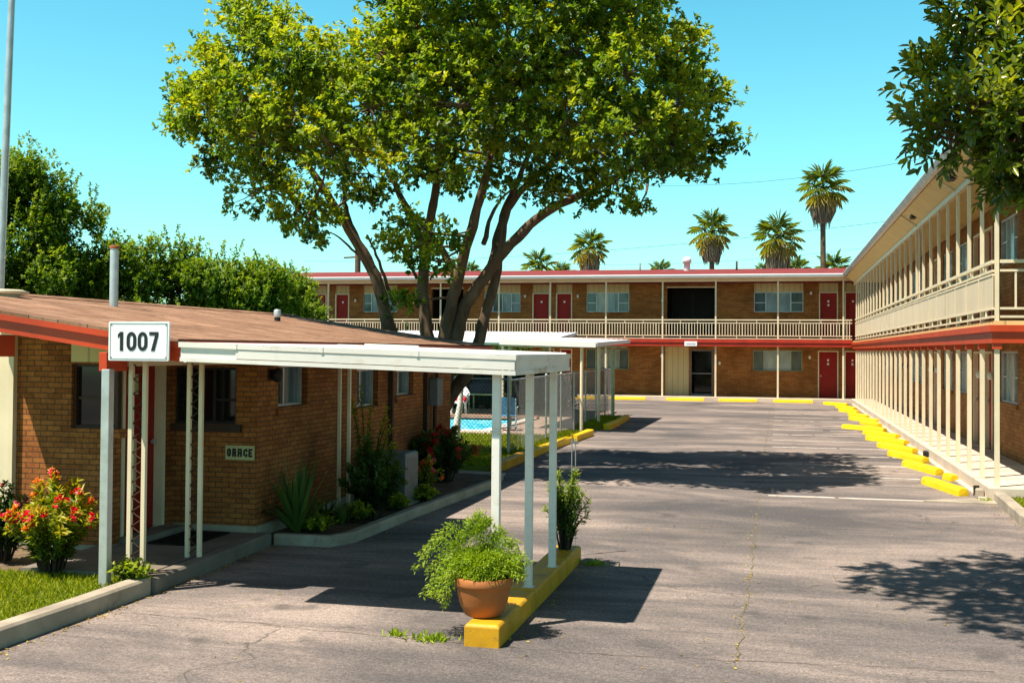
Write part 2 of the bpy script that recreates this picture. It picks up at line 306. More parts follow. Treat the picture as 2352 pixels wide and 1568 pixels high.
# ------------------------------------------------------------------ world, sun
SX, SY = .38, .36        # ground shift of a shadow per metre of height
sd = Vector((-SX, -SY, 1)).normalized(); EL = math.asin(sd.z)
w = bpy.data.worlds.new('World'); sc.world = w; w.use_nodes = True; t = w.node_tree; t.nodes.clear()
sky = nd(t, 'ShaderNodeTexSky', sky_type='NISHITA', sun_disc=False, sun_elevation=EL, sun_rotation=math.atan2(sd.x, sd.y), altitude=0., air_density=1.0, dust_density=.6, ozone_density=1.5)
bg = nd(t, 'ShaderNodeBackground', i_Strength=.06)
# deep blue towards the zenith, pale towards the horizon
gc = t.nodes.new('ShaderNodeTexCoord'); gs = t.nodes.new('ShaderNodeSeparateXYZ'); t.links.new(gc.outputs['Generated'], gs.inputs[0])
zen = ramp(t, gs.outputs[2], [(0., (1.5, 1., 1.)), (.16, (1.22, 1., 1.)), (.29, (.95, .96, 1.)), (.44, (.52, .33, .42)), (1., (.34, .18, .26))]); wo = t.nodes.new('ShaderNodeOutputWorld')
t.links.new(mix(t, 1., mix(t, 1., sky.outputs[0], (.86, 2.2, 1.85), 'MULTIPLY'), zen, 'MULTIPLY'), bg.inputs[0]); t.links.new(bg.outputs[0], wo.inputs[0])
sl = bpy.data.lights.new('sun', 'SUN'); so = bpy.data.objects.new('sun', sl); COL.objects.link(so); sl.energy = 5.0; sl.angle = math.radians(.5); sl.color = (1, .91, .77)
so.rotation_euler = sd.to_track_quat('Z', 'Y').to_euler(); so.location = (0, 0, 40)
sc.view_settings.view_transform = 'Standard'; sc.view_settings.look = 'None'; sc.view_settings.exposure = .9; sc.view_settings.gamma = 1
sc.cycles.max_bounces = 6; sc.cycles.diffuse_bounces = 3; sc.cycles.transparent_max_bounces = 6; sc.cycles.caustics_reflective = False
# ------------------------------------------------------------------ ground
def sheet(name, poly, z, mat, thick=None):
    mb = MB()
    if thick: mb.prism([(x, y, z-thick) for x, y in poly], (0, 0, thick))
    else: mb.add([(x, y, z) for x, y in poly], [tuple(range(len(poly)))])
    return struct(name, mb, mat)
sheet('ground', [(-400, -60), (400, -60), (400, 900), (-400, 900)], 0, 'asphalt')
sheet('garden_soil', [(-16, 9.3), (-6.9, 9.3), (-6.9, 11), (-16, 11)], .075, 'soil', .075)
sheet('front_lawn', [(-16, 1), (-5.66, 1), (-5.62, 9.3), (-16, 9.3)], .09, 'lawn', .09)
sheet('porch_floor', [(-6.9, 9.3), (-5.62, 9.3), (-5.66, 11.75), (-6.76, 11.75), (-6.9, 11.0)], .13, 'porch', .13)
sheet('planter_soil', [(-5.72, 11.85), (-4.88, 11.9), (-4.78, 13.5), (-4.55, 17.6), (-4.7, 18.7), (-5.72, 18.9)], .075, 'soil', .075)
sheet('garden_path', [(-5.9, 18.95), (-4.75, 18.8), (-4.65, 19.3), (-5.9, 19.6)], .05, 'concrete', .05)
sheet('pool_lawn', [(-16, 19.9), (-5.0, 19.9), (-5.08, 22), (-5.05, 24), (-4.92, 27.2), (-4.85, 29.2), (-5.6, 29.3), (-5.75, 27.6), (-16, 27.6)], .07, 'lawn', .07)
sheet('verge_lawn', [(-5.6, 30.6), (-4.75, 31.2), (-4.78, 34.2), (-4.85, 36.4), (-5.6, 37.5)], .07, 'lawn', .07)
# pool deck around the basin, water, coping
mb = MB(); PX0, PX1, PY0, PY1 = -17., -7.55, 28.65, 34.2
for a, b_ in (((-18, 27.6), (-5.75, PY0)), ((-18, PY1), (-5.6, 40)), ((PX1, PY0), (-5.6, PY1))): mb.box((a[0], a[1], 0), (b_[0], b_[1], .06))
struct('pool_deck', mb, 'deck')
mb = MB().box((PX0-.0, PY0, .0), (PX1, PY1, .012)); struct('pool_water', mb, 'water')
pool = thing('swimming_pool', ((PX0+PX1)/2, PY0, 0), 'bright blue swimming pool with pale coping behind the chain link fence', 'swimming pool')
mb = MB(); mb.box((PX0, PY0-.28, .06), (PX1+.3, PY0, .11)); mb.box((PX1, PY0, .06), (PX1+.3, PY1, .11)); mb.build('coping', 'coping', pool)
mb = MB(); mb.box((PX0, PY1, 0), (PX1+.3, PY1+.35, .16)); mb.build('tile_edge', 'tile', pool)
mb = MB().lathe((-8.9, 29.6, .02), [(0, -.1), (.12, -.08), (.15, 0), (.12, .08), (0, .1)], 14); tag(mb.build('float_ball', 'white'), 'small white float bobbing on the near edge of the blue pool water', 'float')
# kerbs
def kerb(name, path, h, wd, mat, label, cat='kerb', joints=1.2, group=None, r=.02):
    path = [Vector(p) for p in path]; dens = []
    for a, b_ in zip(path, path[1:]):
        n = max(1, int((b_-a).length/.4)); dens += [a.lerp(b_, i/n) for i in range(n)]
    dens.append(path[-1]); dens = [(p.x+random.uniform(-.008, .008), p.y) for p in dens]
    mb = MB().sweep(dens, [(-wd/2, -.02), (wd/2, -.02), (wd/2, h-r), (wd/2-r, h), (-wd/2+r, h), (-wd/2, h-r)])
    o = tag(mb.build(name, mat), label, cat, group); return o
kerb('concrete_kerb', [(-5.62, 1), (-5.58, 7.3), (-5.52, 9.12)], .15, .17, 'concrete', 'grey concrete kerb edging the front lawn beside the drive')
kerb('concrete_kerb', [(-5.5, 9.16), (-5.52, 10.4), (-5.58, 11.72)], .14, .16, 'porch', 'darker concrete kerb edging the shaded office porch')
kerb('concrete_kerb', [(-5.5, 11.83), (-4.86, 11.84), (-4.74, 12.15), (-4.7, 13.5), (-4.6, 15.5), (-4.47, 17.7), (-4.6, 18.7)], .12, .13, 'concrete', 'curving concrete kerb round the planting bed along the office wall')
kerb('concrete_kerb', [(3.2, 18.1), (3.1, 15.7), (3.35, 13.8), (4.4, 12.4), (7, 11.8)], .15, .16, 'concrete', 'pale concrete kerb by the lawn corner in front of the right wing')
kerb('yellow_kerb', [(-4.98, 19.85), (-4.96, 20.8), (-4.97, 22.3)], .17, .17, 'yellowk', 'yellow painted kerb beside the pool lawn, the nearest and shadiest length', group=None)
kerb('yellow_kerb', [(-4.97, 22.35), (-4.96, 24.0), (-4.85, 26.6)], .15, .17, 'yellow', 'patchy yellow kerb along the sunny pool lawn, middle length')
kerb('yellow_kerb', [(-4.82, 26.9), (-4.76, 29.1)], .16, .2, 'yellow', 'short bright yellow kerb length ending by the white shelter post')
kerb('yellow_kerb', [(-4.65, 31.3), (-4.64, 33.2)], .16, .2, 'yellow', 'yellow kerb length on the grass verge just past the path gap')
kerb('yellow_kerb', [(-4.66, 33.6), (-4.75, 36.3)], .15, .18, 'yellow', 'farthest yellow kerb length at the tip of the grass verge')
kb = MB()
for y0, y1 in ((8.15, 9.42), (9.43, 10.9), (10.91, 11.7)): kb.rbox((-2.27, y0, -.01), (-2.0, y1, .17+random.uniform(-.004, .004)), .02)
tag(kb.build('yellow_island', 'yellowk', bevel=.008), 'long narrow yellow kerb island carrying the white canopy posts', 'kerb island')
# parking lines, joint line, apron
mb = MB(); z = .004
for y in [17.85, 20.9, 23.0, 25.0, 27.0, 29.0, 31.0, 33.0, 35.1, 37.2, 39.3, 41.4, 43.6, 45.8, 48, 50]:
    x = -.15
    while x < 2.35:
        l = random.uniform(.25, .9); mb.add([(x, y-.07, z), (min(x+l, 2.4), y-.07+random.uniform(-.02, .02), z), (min(x+l, 2.4), y+.07, z), (x, y+.07, z)], [(0, 1, 2, 3)]); x += l+random.choice([0, 0, .06, .2])
struct('parking_lines', mb, 'stripe')
mb = MB(); rr = random.Random(3); xs = -.27; y = 8.2
while y < 44:
    x2 = -.27-.0015*(y-8)+rr.uniform(-.03, .03); wd = rr.uniform(.001, .007); y2 = y+rr.uniform(.1, .25)
    mb.add([(xs-wd, y, .004), (xs+wd, y, .004), (x2+wd, y2, .004), (x2-wd, y2, .004)], [(0, 1, 2, 3)]); xs = x2; y = y2
struct('drive_joint', mb, 'joint')
mb = MB(); xs = 8.42; x = -5.3
while x < 1.4:
    y2 = 8.3+.12*math.sin(x*.9)+rr.uniform(-.03, .03); wd = rr.uniform(.0015, .004); x2 = x+rr.uniform(.08, .2)
    mb.add([(x, xs-wd, .004), (x2, y2-wd, .004), (x2, y2+wd, .004), (x, xs+wd, .004)], [(0, 1, 2, 3)]); xs = y2; x = x2
struct('cross_crack', mb, 'barkd')
sheet('concrete_apron', [(2.1, 17.74), (3.15, 17.7), (3.12, 18.3), (2.75, 18.2), (2.1, 17.84)], .02, 'concrete', .02)
sheet('gutter_strip', [(2.95, 18.3), (3.12, 18.3), (3.12, 50), (3.0, 50)], .03, 'walk', .03)
# ------------------------------------------------------------------ walls with openings
def fmap(face, c):     # (u along the wall, d inward, z) -> world
    return {'-Y': lambda u, d, z: (u, c+d, z), '-X': lambda u, d, z: (c+d, u, z), '+X': lambda u, d, z: (c-d, u, z)}[face]
def wallmesh(mb, face, c, u0, u1, z0, z1, holes, th=.2, ztop=None, mi=0):
    T = fmap(face, c); us = sorted({u0, u1, *[h[0] for h in holes], *[h[1] for h in holes]}); zs = sorted({z0, z1, *[h[2] for h in holes], *[h[3] for h in holes]})
    us = [u for u in us if u0 <= u <= u1]; zs = [q for q in zs if z0 <= q <= z1]
    solid = lambda i, j: 0 <= i < len(us)-1 and 0 <= j < len(zs)-1 and not any(h[0] < (us[i]+us[i+1])/2 < h[1] and h[2] < (zs[j]+zs[j+1])/2 < h[3] for h in holes)
    Z = lambda u, q: ztop(u) if (ztop and q == z1) else q
    for i in range(len(us)-1):
        for j in range(len(zs)-1):
            if not solid(i, j): continue
            a, b_, p, q = us[i], us[i+1], zs[j], zs[j+1]
            A = [(a, p), (b_, p), (b_, Z(b_, q)), (a, Z(a, q))]
            mb.add([T(u, 0, v) for u, v in A], [(0, 1, 2, 3)], mi); mb.add([T(u, th, v) for u, v in A], [(3, 2, 1, 0)], mi)
            for (di, dj), e in (((0, -1), (0, 1)), ((1, 0), (1, 2)), ((0, 1), (2, 3)), ((-1, 0), (3, 0))):
                if not solid(i+di, j+dj):
                    P, Q = A[e[0]], A[e[1]]; mb.add([T(P[0], 0, P[1]), T(Q[0], 0, Q[1]), T(Q[0], th, Q[1]), T(P[0], th, P[1])], [(0, 1, 2, 3)], mi)
def tb(mb, T, u0, d0, z0, u1, d1, z1, mi=0): mb.box(T(u0, d0, z0), T(u1, d1, z1), mi)
def window(par, face, c, u0, u1, z0, z1, d=.09, fr=.035, cols=2, rails=(.5,), frame='galv', panes=('glass',), sill=None, label=None, split=None):
    T = fmap(face, c); f = MB()
    for a in ((u0, z0, u1, z0+fr), (u0, z1-fr, u1, z1), (u0, z0+fr, u0+fr, z1-fr), (u1-fr, z0+fr, u1, z1-fr)): tb(f, T, a[0], d-.02, a[1], a[2], d+.05, a[3])
    split = split or [k/cols for k in range(1, cols)]
    edges = [u0+fr]+[u0+(u1-u0)*k for k in split]+[u1-fr]
    for e in edges[1:-1]: tb(f, T, e-.018, d-.01, z0+fr, e+.018, d+.045, z1-fr)
    for r in rails:
        for i in range(len(edges)-1):
            if i in (0, len(edges)-2) or len(edges) < 4: tb(f, T, edges[i]+.018, d, z0+(z1-z0)*r-.014, edges[i+1]-.018, d+.04, z0+(z1-z0)*r+.014)
    o = f.build('window', frame, par)
    for i in range(len(edges)-1):
        g = MB(); g.add([T(edges[i], d+.03, z0+fr), T(edges[i+1], d+.03, z0+fr), T(edges[i+1], d+.03, z1-fr), T(edges[i], d+.03, z1-fr)], [(0, 1, 2, 3)]); g.build('pane', panes[i % len(panes)], o)
    if sill: g = MB(); tb(g, T, u0-.08, -.04, z0-.09, u1+.08, d+.02, z0-.002); g.build('sill', sill, o)
    return o
def door(par, face, c, u0, u1, z0, z1, d=.08, plates=1, knob=1, mat='door', frame='cream', label=None):
    T = fmap(face, c); f = MB(); tb(f, T, u0+.05, d, z0+.02, u1-.05, d+.045, z1-.05); o = f.build('door', mat, par)
    if label: o['label'] = label
    f = MB()
    tb(f, T, u0, -.015, z0, u0+.05, d+.06, z1-.05); tb(f, T, u1-.05, -.015, z0, u1, d+.06, z1-.05); tb(f, T, u0, -.015, z1-.05, u1, d+.06, z1); f.build('door_frame', frame, o)
    uk = u1-.13 if knob > 0 else u0+.13; f = MB(); p = Vector(T(uk, d, z0+.98)); q = Vector(T(uk, d-.06, z0+.98)); f.tube([p, p.lerp(q, .5), q], [.012, .03, .028], 10); f.build('handle', 'galv', o)
    um = (u0+u1)/2
    for k in range(plates): f = MB(); tb(f, T, um-.04, d-.008, z1-.47-.17*k, um+.04, d-.001, z1-.38-.17*k); f.build('number_plate', 'signw', o)
    return o
def wall_lamp(par, face, c, u, z, mat='bulb'):
    T = fmap(face, c); f = MB(); tb(f, T, u-.05, -.03, z-.06, u+.05, -.001, z+.06); o = f.build('wall_lamp', 'dark', par)
    f = MB(); p = Vector(T(u, -.09, z)); f.lathe(p-Vector((0, 0, .09)), [(0, 0), (.05, .02), (.065, .08), (.05, .15), (0, .17)], 12); f.build('lamp_globe', mat, o)
    return o
def text_blocks(T, d, u0, z0, h, cells, stroke, mat, name, par, mir=1): pass
# ------------------------------------------------------------------ office building
EX, EZ, RX, RZ, SL = -5.1, 2.26, -9.0, 2.80, .1385       # eave, ridge
def zr(x): return EZ+SL*(EX-x) if x >= RX else RZ-SL*(RX-x)
office = thing('office_building', (-9, 14, 0), 'low brick motel office with brown shingle roof and red-orange fascia, its porch shaded', 'building')
mb = MB(); FX = -8.2; FY, FY2, BY = 8.95, 10.42, 20.0
def roofslab(mb, x0, x1, y0, y1, th, drop, mi=0):
    mb.add([(x0, y0, zr(x0)-drop), (x1, y0, zr(x1)-drop), (x1, y1, zr(x1)-drop), (x0, y1, zr(x0)-drop), (x0, y0, zr(x0)-drop-th), (x1, y0, zr(x1)-drop-th), (x1, y1, zr(x1)-drop-th), (x0, y1, zr(x0)-drop-th)],
           [(0, 1, 2, 3), (7, 6, 5, 4), (0, 4, 5, 1), (1, 5, 6, 2), (2, 6, 7, 3), (3, 7, 4, 0)], mi)
roofslab(mb, FX, EX, FY, BY, .03, -.012); roofslab(mb, RX, FX, FY2, BY, .03, -.012); roofslab(mb, -13, RX, FY2, BY, .03, -.012)
roof = mb.build('roof', 'shingle', office)
mb = MB(); mb.prism([(RX-.12, FY2+.01, RZ+.005), (RX, FY2+.01, RZ+.04), (RX+.12, FY2+.01, RZ+.005)], (0, BY-FY2-.02, 0)); mb.build('ridge_cap', 'shingle', roof)
mb = MB(); roofslab(mb, FX+.02, EX-.04, FY+.06, BY-.06, .05, .03); roofslab(mb, -12.9, FX, FY2+.06, BY-.06, .05, .03); mb.build('soffit', 'soffit', roof)
mb = MB()
def rake(mb, x0, x1, y, t_, h, drop):
    mb.prism([(x0, y, zr(x0)-drop), (x1, y, zr(x1)-drop), (x1, y, zr(x1)-drop-h), (x0, y, zr(x0)-drop-h)], (0, t_, 0))
rake(mb, FX, EX, FY, .045, .055, .018); rake(mb, FX, EX, FY+.03, .04, .13, .06)
rake(mb, RX, FX, FY2, .03, .12, .02); rake(mb, FX, EX, BY-.045, .04, .17, .02)
mb.box((EX-.04, FY+.075, EZ-.19), (EX, BY-.05, EZ-.02)); mb.box((EX, FY+.02, EZ-.075), (EX+.02, BY, EZ-.01))
mb.build('fascia', 'red', roof)
mb = MB(); mb.box((-5.86, FY-.03, 1.98), (-5.78, FY+.3, 2.15)); mb.build('beam_end', 'red', office, bevel=.006); MB().box((-7.0, FY-.03, 2.1), (-6.92, FY+.25, 2.3)).build('beam_end', 'red', office, bevel=.006); mb = MB(); mb.box((-5.85, FY+.3, 2.02), (-5.79, 11.6, 2.14)); mb.build('porch_beam', 'cream', office)
# walls
pf = lambda x, y, Y: gy(x, y, Y)
WY = 10.55; w0, w1 = pf(165, 835, WY), pf(265, 985, WY); pw0, pw1 = pf(165, 780, WY), pf(243, 832, WY)
PYB = 11.75; q0, q1 = pf(402, 842, PYB), pf(541, 974, PYB)
SXW = -5.72; sw = [(gx(a, y0, SXW), gx(b_, y1, SXW)) for a, b_, y0, y1 in ((640, 706, 838, 928), (820, 868, 848, 930), (911, 949, 850, 905))]
mb = MB(); wt = lambda x: zr(x)-.085
wallmesh(mb, '-Y', WY, -12.8, -6.76, 0, 2.6, [(w0.x, w1.x, w1.z, w0.z)], ztop=wt)
wallmesh(mb, '+X', -6.76, WY+.2, PYB, 0, 2.36, [(10.72, 11.58, .16, 2.1)])
wallmesh(mb, '-Y', PYB, -6.76, SXW, 0, 2.36, [(q0.x, q1.x, q1.z, q0.z)], ztop=wt)
wallmesh(mb, '+X', SXW, PYB+.2, 19.5, 0, 2.22, [(a.y, b_.y, b_.z, min(a.z, 2.1)) for a, b_ in sw])
wallmesh(mb, '-Y', 19.3, -12.8, SXW-.2, 0, 2.6, [], ztop=wt); wallmesh(mb, '+X', -12.6, WY+.2, 19.3, 0, 2.2, [])
mb.build('wall', 'brick', office)
mb = MB(); mb.box((-12.9, WY-.03, 0), (-6.74, WY+.03, .13)); mb.box((-6.8, WY-.03, 0), (-6.73, PYB, .14)); mb.box((-6.73, PYB-.03, .0), (SXW+.035, PYB+.02, .2)); mb.box((SXW-.05, PYB+.02, 0), (SXW+.035, 19.52, .2)); mb.build('foundation', 'concrete', office)
a = pf(40, 900, WY); mb = MB(); mb.box((a.x-1.6, WY-.05, .1), (a.x-.06, WY-.004, wt(a.x)-.01)); mb.box((a.x-.06, WY-.07, .1), (a.x, WY-.004, wt(a.x)-.01)); mb.build('cream_pilaster', 'cream', office)
mb = MB(); mb.prism([(w0.x, WY-.012, w0.z+.02), (w1.x, WY-.012, w0.z+.02), (w1.x, WY-.012, wt(w1.x)-.005), (w0.x, WY-.012, wt(w0.x)-.005)], (0, .01, 0)); mb.build('cream_panel', 'panel', office)
window(office, '-Y', WY, w0.x, w1.x, w1.z, w0.z, .06, .03, 2, (.47,), 'brown', ('glass',), 'brick', split=[.72])
window(office, '-Y', PYB, q0.x, q1.x, q1.z, q0.z, .06, .03, 3, (.42,), 'dark', ('glass',), 'brown', split=[.25, .62])
for a, b_ in sw: window(office, '+X', SXW, a.y, b_.y, b_.z, min(a.z, 2.1), .1, .03, 2, (), 'galv', ('glass', 'glassb'), 'brick', split=[.4])
door(office, '+X', -6.76, 10.72, 11.58, .16, 2.1, .1, 0, 1, 'door', 'cream', 'dark red office door with paper notices')
od = [o for o in bpy.data.objects if o.name.startswith('door') and o.parent == office][0]
mb = MB(); T = fmap('+X', -6.76); tb(mb, T, 10.98, .09, 1.68, 11.18, .099, 1.9); mb.build('notice', 'tan', od); mb = MB(); tb(mb, T, 10.98, .09, .62, 11.16, .099, 1.2); mb.build('notice', 'tan', od)
mb = MB(); mb.box((-6.76, 10.7, .13), (-6.5, 11.6, .2)); mb.build('doorstep', 'porch', office)
# flue, vents on the office roof
def onroof(x, y, X): return gx(x, y, X)
p = gx(261, 703, -8.3); mb = MB(); zb = zr(p.x); ztop = gx(261, 566, -8.3).z; mb.lathe((p.x, p.y, zb-.05), [(.054, 0), (.054, ztop-zb), (.05, ztop-zb+.05)], 16); fl = mb.build('flue_pipe', 'galv', office)
zt = ztop; mb = MB().lathe((p.x, p.y, zt-.03), [(.062, 0), (.065, .03), (.053, .045), (.0, .046)], 16); mb.build('rusty_collar', 'rust', fl)
p = gx(637, 745, -7.6); mb = MB().lathe((p.x, p.y, zr(p.x)), [(.048, 0), (.048, .07)], 14); ve = mb.build('roof_vent', 'dark', office); mb = MB().lathe((p.x, p.y, zr(p.x)+.07), [(.05, 0), (.056, .02), (.056, .1), (.045, .12), (0, .125)], 14); mb.build('vent_cap', 'galv', ve)
p = gx(10, 684, -8.8); mb = MB().lathe((p.x, p.y, zr(p.x)-.02), [(.16, 0), (.16, .04), (.26, .055), (.27, .08), (.2, .1), (0, .105)], 20); mb.build('roof_vent', 'cream', office)
# downspouts at the side wall
for xx in (893, 973):
    q = gx(xx, 900, SXW); mb = MB(); mb.box((SXW+.005, q.y-.035, .2), (SXW+.075, q.y+.035, 2.16)); mb.build('downspout', 'brown', office)
mb = MB(); q = gx(655, 900, SXW+.1)
# small fittings on the wall
q = gx(620, 860, SXW); wall_lamp(office, '+X', SXW, q.y, q.z, 'dark')
# electric meter at the far end
q0_ = gx(985, 905, SXW); mt = thing('electric_meter', (SXW+.1, q0_.y, 0), 'grey electric meter box with conduit on the far end of the brick wall', 'meter')
mb = MB(); mb.rbox((SXW+.01, q0_.y-.02, 1.25), (SXW+.16, q0_.y+.3, 1.72), .03); mb.build('meter_box', 'metal', mt, bevel=.01)
mb = MB(); mb.tube([(SXW+.08, q0_.y+.1, 1.25), (SXW+.08, q0_.y+.1, .05)], .035, 10); mb.tube([(SXW+.08, q0_.y+.2, 1.72), (SXW+.08, q0_.y+.2, 2.2)], .03, 10); mb.build('conduit', 'brown', mt)
# ------------------------------------------------------------------ number sign, office sign
sg = thing('number_sign', (-5.5, FY-.06, 2.08), 'white rectangular sign reading 1007 hung on the red office fascia', 'sign')
S0, S1 = gy(250, 738, FY-.08), gy(387, 829, FY-.08)
def plate(mb, x0, x1, z0, z1, y, th, r=.012, n=4):
    poly = []
    for cx, cz, a0 in ((x1-r, z0+r, -90), (x1-r, z1-r, 0), (x0+r, z1-r, 90), (x0+r, z0+r, 180)):
        for k in range(n+1): a = math.radians(a0+90*k/n); poly.append((cx+r*math.cos(a), y, cz+r*math.sin(a)))
    mb.prism(poly, (0, th, 0))
mb = MB(); plate(mb, S0.x, S1.x, S1.z, S0.z, FY-.08, .02); face = mb.build('sign_face', 'signw', sg)
mb = MB(); sw_, sh_ = S1.x-S0.x, S0.z-S1.z
for a in ((.015, .015, sw_-.015, .019), (.015, sh_-.019, sw_-.015, sh_-.015), (.015, .019, .019, sh_-.019), (sw_-.019, .019, sw_-.015, sh_-.019)): mb.box((S0.x+a[0], FY-.0835, S1.z+a[1]), (S0.x+a[2], FY-.081, S1.z+a[3]))
mb.build('border_line', 'galv', face)
for i in range(4):
    px_, pz_ = S0.x+(.028 if i % 2 else sw_-.028), S1.z+(.028 if i < 2 else sh_-.028)
    MB().tube([(px_, FY-.0795, pz_), (px_, FY-.084, pz_)], .006, 8).build('screw', 'metal', face)
def ring0(mb, x0, x1, z0, z1, s, y, th):
    n = 12; ro = (x1-x0)/2; outer = []; inner = []
    for half in (0, 1):
        for k in range(n+1):
            a = math.pi*(k/n)+(math.pi if half else 0); cz = z1-ro*1.25 if not half else z0+ro*1.25; cx = (x0+x1)/2
            outer.append((cx+ro*math.cos(a), cz+ro*1.25*math.sin(a))); inner.append((cx+(ro-s)*math.cos(a), cz+(ro*1.25-s)*math.sin(a)))
    m = len(outer); vs = [(x, y, z) for x, z in outer]+[(x, y, z) for x, z in inner]+[(x, y+th, z) for x, z in outer]
    mb.add(vs, [(i, (i+1) % m, m+(i+1) % m, m+i) for i in range(m)]+[(i, (i+1) % m, 2*m+(i+1) % m, 2*m+i) for i in range(m)])
dx = lambda f: S0.x+sw_*f; dz = lambda f: S0.z-sh_*f; yy = FY-.084; st = .03
for ch, a, b_ in (('1', .165, .245), ('0', .305, .465), ('0', .49, .65), ('7', .68, .83)):
    mb = MB(); x0, x1, z0, z1 = dx(a), dx(b_), dz(.745), dz(.265)
    if ch == '0': ring0(mb, x0, x1, z0, z1, st, yy, .003)
    if ch == '1':
        mb.box((x1-st, yy, z0), (x1, yy+.003, z1)); mb.prism([(x1-st, yy, z1-.001), (x1-st, yy, z1-.034), (x0-.004, yy, z1-.052), (x0-.004, yy, z1-.024)], (0, .003, 0))
    if ch == '7':
        mb.box((x0, yy, z1-st*.95), (x1, yy+.003, z1)); mb.prism([(x1-st*1.05, yy, z1-st*.95-.0005), (x1, yy, z1-st*.95-.0005), (x0+.052, yy, z0), (x0+.018, yy, z0)], (0, .003, 0))
    mb.build('digit', 'ink', face)
o0, o1 = pf(518, 1022, PYB-.03), pf(583, 1057, PYB-.03)
sg2 = thing('office_sign', (o0.x, PYB-.03, o1.z), 'small tan sign with dark block letters on the shaded porch brick wall', 'sign')
mb = MB(); plate(mb, o0.x, o1.x, o1.z, o0.z, PYB-.03, .02, .004); f2 = mb.build('sign_face', 'tan', sg2)
ww, hh = o1.x-o0.x, o0.z-o1.z; s_ = .017*ww/.27
def letter(ch, u0, u1):
    mb = MB(); x0, x1, z0, z1 = o0.x+ww*u0, o0.x+ww*u1, o1.z+hh*.22, o1.z+hh*.80; y = PYB-.034; q = lambda a, b_, c, d: mb.box((a, y, b_), (c, y+.003, d)); zm = z0+(z1-z0)*.48
    if ch == 'O': ring0(mb, x0, x1, z0, z1, s_, y, .003)
    if ch == 'A': q(x0, z0, x0+s_, z1-s_); q(x1-s_, z0, x1, z1-s_); q(x0+.003, z1-s_, x1-.003, z1); q(x0+s_, zm-s_/2, x1-s_, zm+s_/2)
    if ch == 'C': q(x0, z0+s_*.5, x0+s_, z1-s_*.5); q(x0+s_, z0, x1-.003, z0+s_); q(x0+s_, z1-s_, x1-.003, z1); q(x1-s_, z0+s_, x1, z0+s_*1.7); q(x1-s_, z1-s_*1.7, x1, z1-s_)
    if ch == 'E': q(x0, z0, x0+s_, z1); q(x0+s_, z0, x1, z0+s_); q(x0+s_, z1-s_, x1, z1); q(x0+s_, zm-s_/2, x1-.008, zm+s_/2)
    mb.build('letter', 'dark', f2)
for ch, a, b_ in (('O', .06, .20), ('A', .24, .38), ('A', .43, .585), ('C', .63, .78), ('E', .81, .95)): letter(ch, a, b_)
# galvanised post
gp = tag(MB().box((-5.83, FY-.035, .05), (-5.75, FY+.045, 2.0)).build('steel_post', 'galv', bevel=.006), 'square galvanised steel post on the grass under the red beam end', 'post')
mat_ = tag(MB().rbox((-6.45, 10.75, .132), (-5.95, 11.6, .15), .006).build('door_mat', 'mat'), 'black rubber mat on the porch floor in front of the office door', 'mat')
# ------------------------------------------------------------------ carport canopy
cp = thing('carport_canopy', (-3.5, 9.8, 0), 'flat white carport canopy reaching from the office eave over the drive', 'canopy')
CX0, CX1, CY0, CY1 = -4.80, -1.97, 8.46, 10.78; zc = lambda x: 2.235-(x-CX0)*.028
mb = MB()
def cslab(mb, x0, x1, y0, y1, dz0, dz1, mi=0): mb.add([(x0, y0, zc(x0)+dz1), (x1, y0, zc(x1)+dz1), (x1, y1, zc(x1)+dz1), (x0, y1, zc(x0)+dz1), (x0, y0, zc(x0)+dz0), (x1, y0, zc(x1)+dz0), (x1, y1, zc(x1)+dz0), (x0, y1, zc(x0)+dz0)], [(0, 1, 2, 3), (7, 6, 5, 4), (0, 4, 5, 1), (1, 5, 6, 2), (2, 6, 7, 3), (3, 7, 4, 0)], mi)
cslab(mb, CX0+.02, CX1-.03, CY0+.03, CY1-.03, -.02, 0); cslab(mb, -5.08, CX0+.02, 9.02, 13.4, -.02, 0); cslab(mb, CX0+.02, -4.35, CY1-.03, 13.4, -.02, 0); mb.box((CX0-.0, CY0+.05, zc(CX0)-.16), (CX0+.03, 9.02, zc(CX0)-.021)); croof = mb.build('roof_deck', 'whiteroof', cp)
mb = MB()
def cfas(y, x0, x1, d0, d1, t_): mb.prism([(x0, y, zc(x0)+d0), (x1, y, zc(x1)+d0), (x1, y, zc(x1)+d1), (x0, y, zc(x0)+d1)], (0, t_, 0))
cfas(CY0, CX0, -4.3, -.118, -.035, .03); cfas(CY0-.012, -4.3, CX1, -.112, -.04, .03); cfas(CY0-.018, CX0-.012, CX1+.012, -.035, .008, .045); cfas(CY0-.016, CX0, CX1+.008, -.152, -.118, .05)
for d0, d1, o_ in ((-.118, -.035, 0), (-.035, .008, .012), (-.152, -.118, .008)):
    mb.prism([(CX1-.03, CY0+.035, zc(CX1)+d0), (CX1-.03, CY1, zc(CX1)+d0), (CX1-.03, CY1, zc(CX1)+d1), (CX1-.03, CY0+.035, zc(CX1)+d1)], (.03+o_, 0, 0))
for xs_ in (-4.3, -3.55, -2.75):
    mb.prism([(xs_-.012, CY0-.0225, zc(xs_)-.036), (xs_+.012, CY0-.0225, zc(xs_)-.036), (xs_+.012, CY0-.0225, zc(xs_)+.009), (xs_-.012, CY0-.0225, zc(xs_)+.009)], (0, .004, 0))
mb.build('fascia', 'white', croof); mb = MB()
cfas(CY1-.03, -4.35, CX1-.03, -.15, .02, .03); cfas(13.4, -5.06, -4.35, -.15, .02, .03)
mb.build('fascia', 'white', croof)
mb = MB()
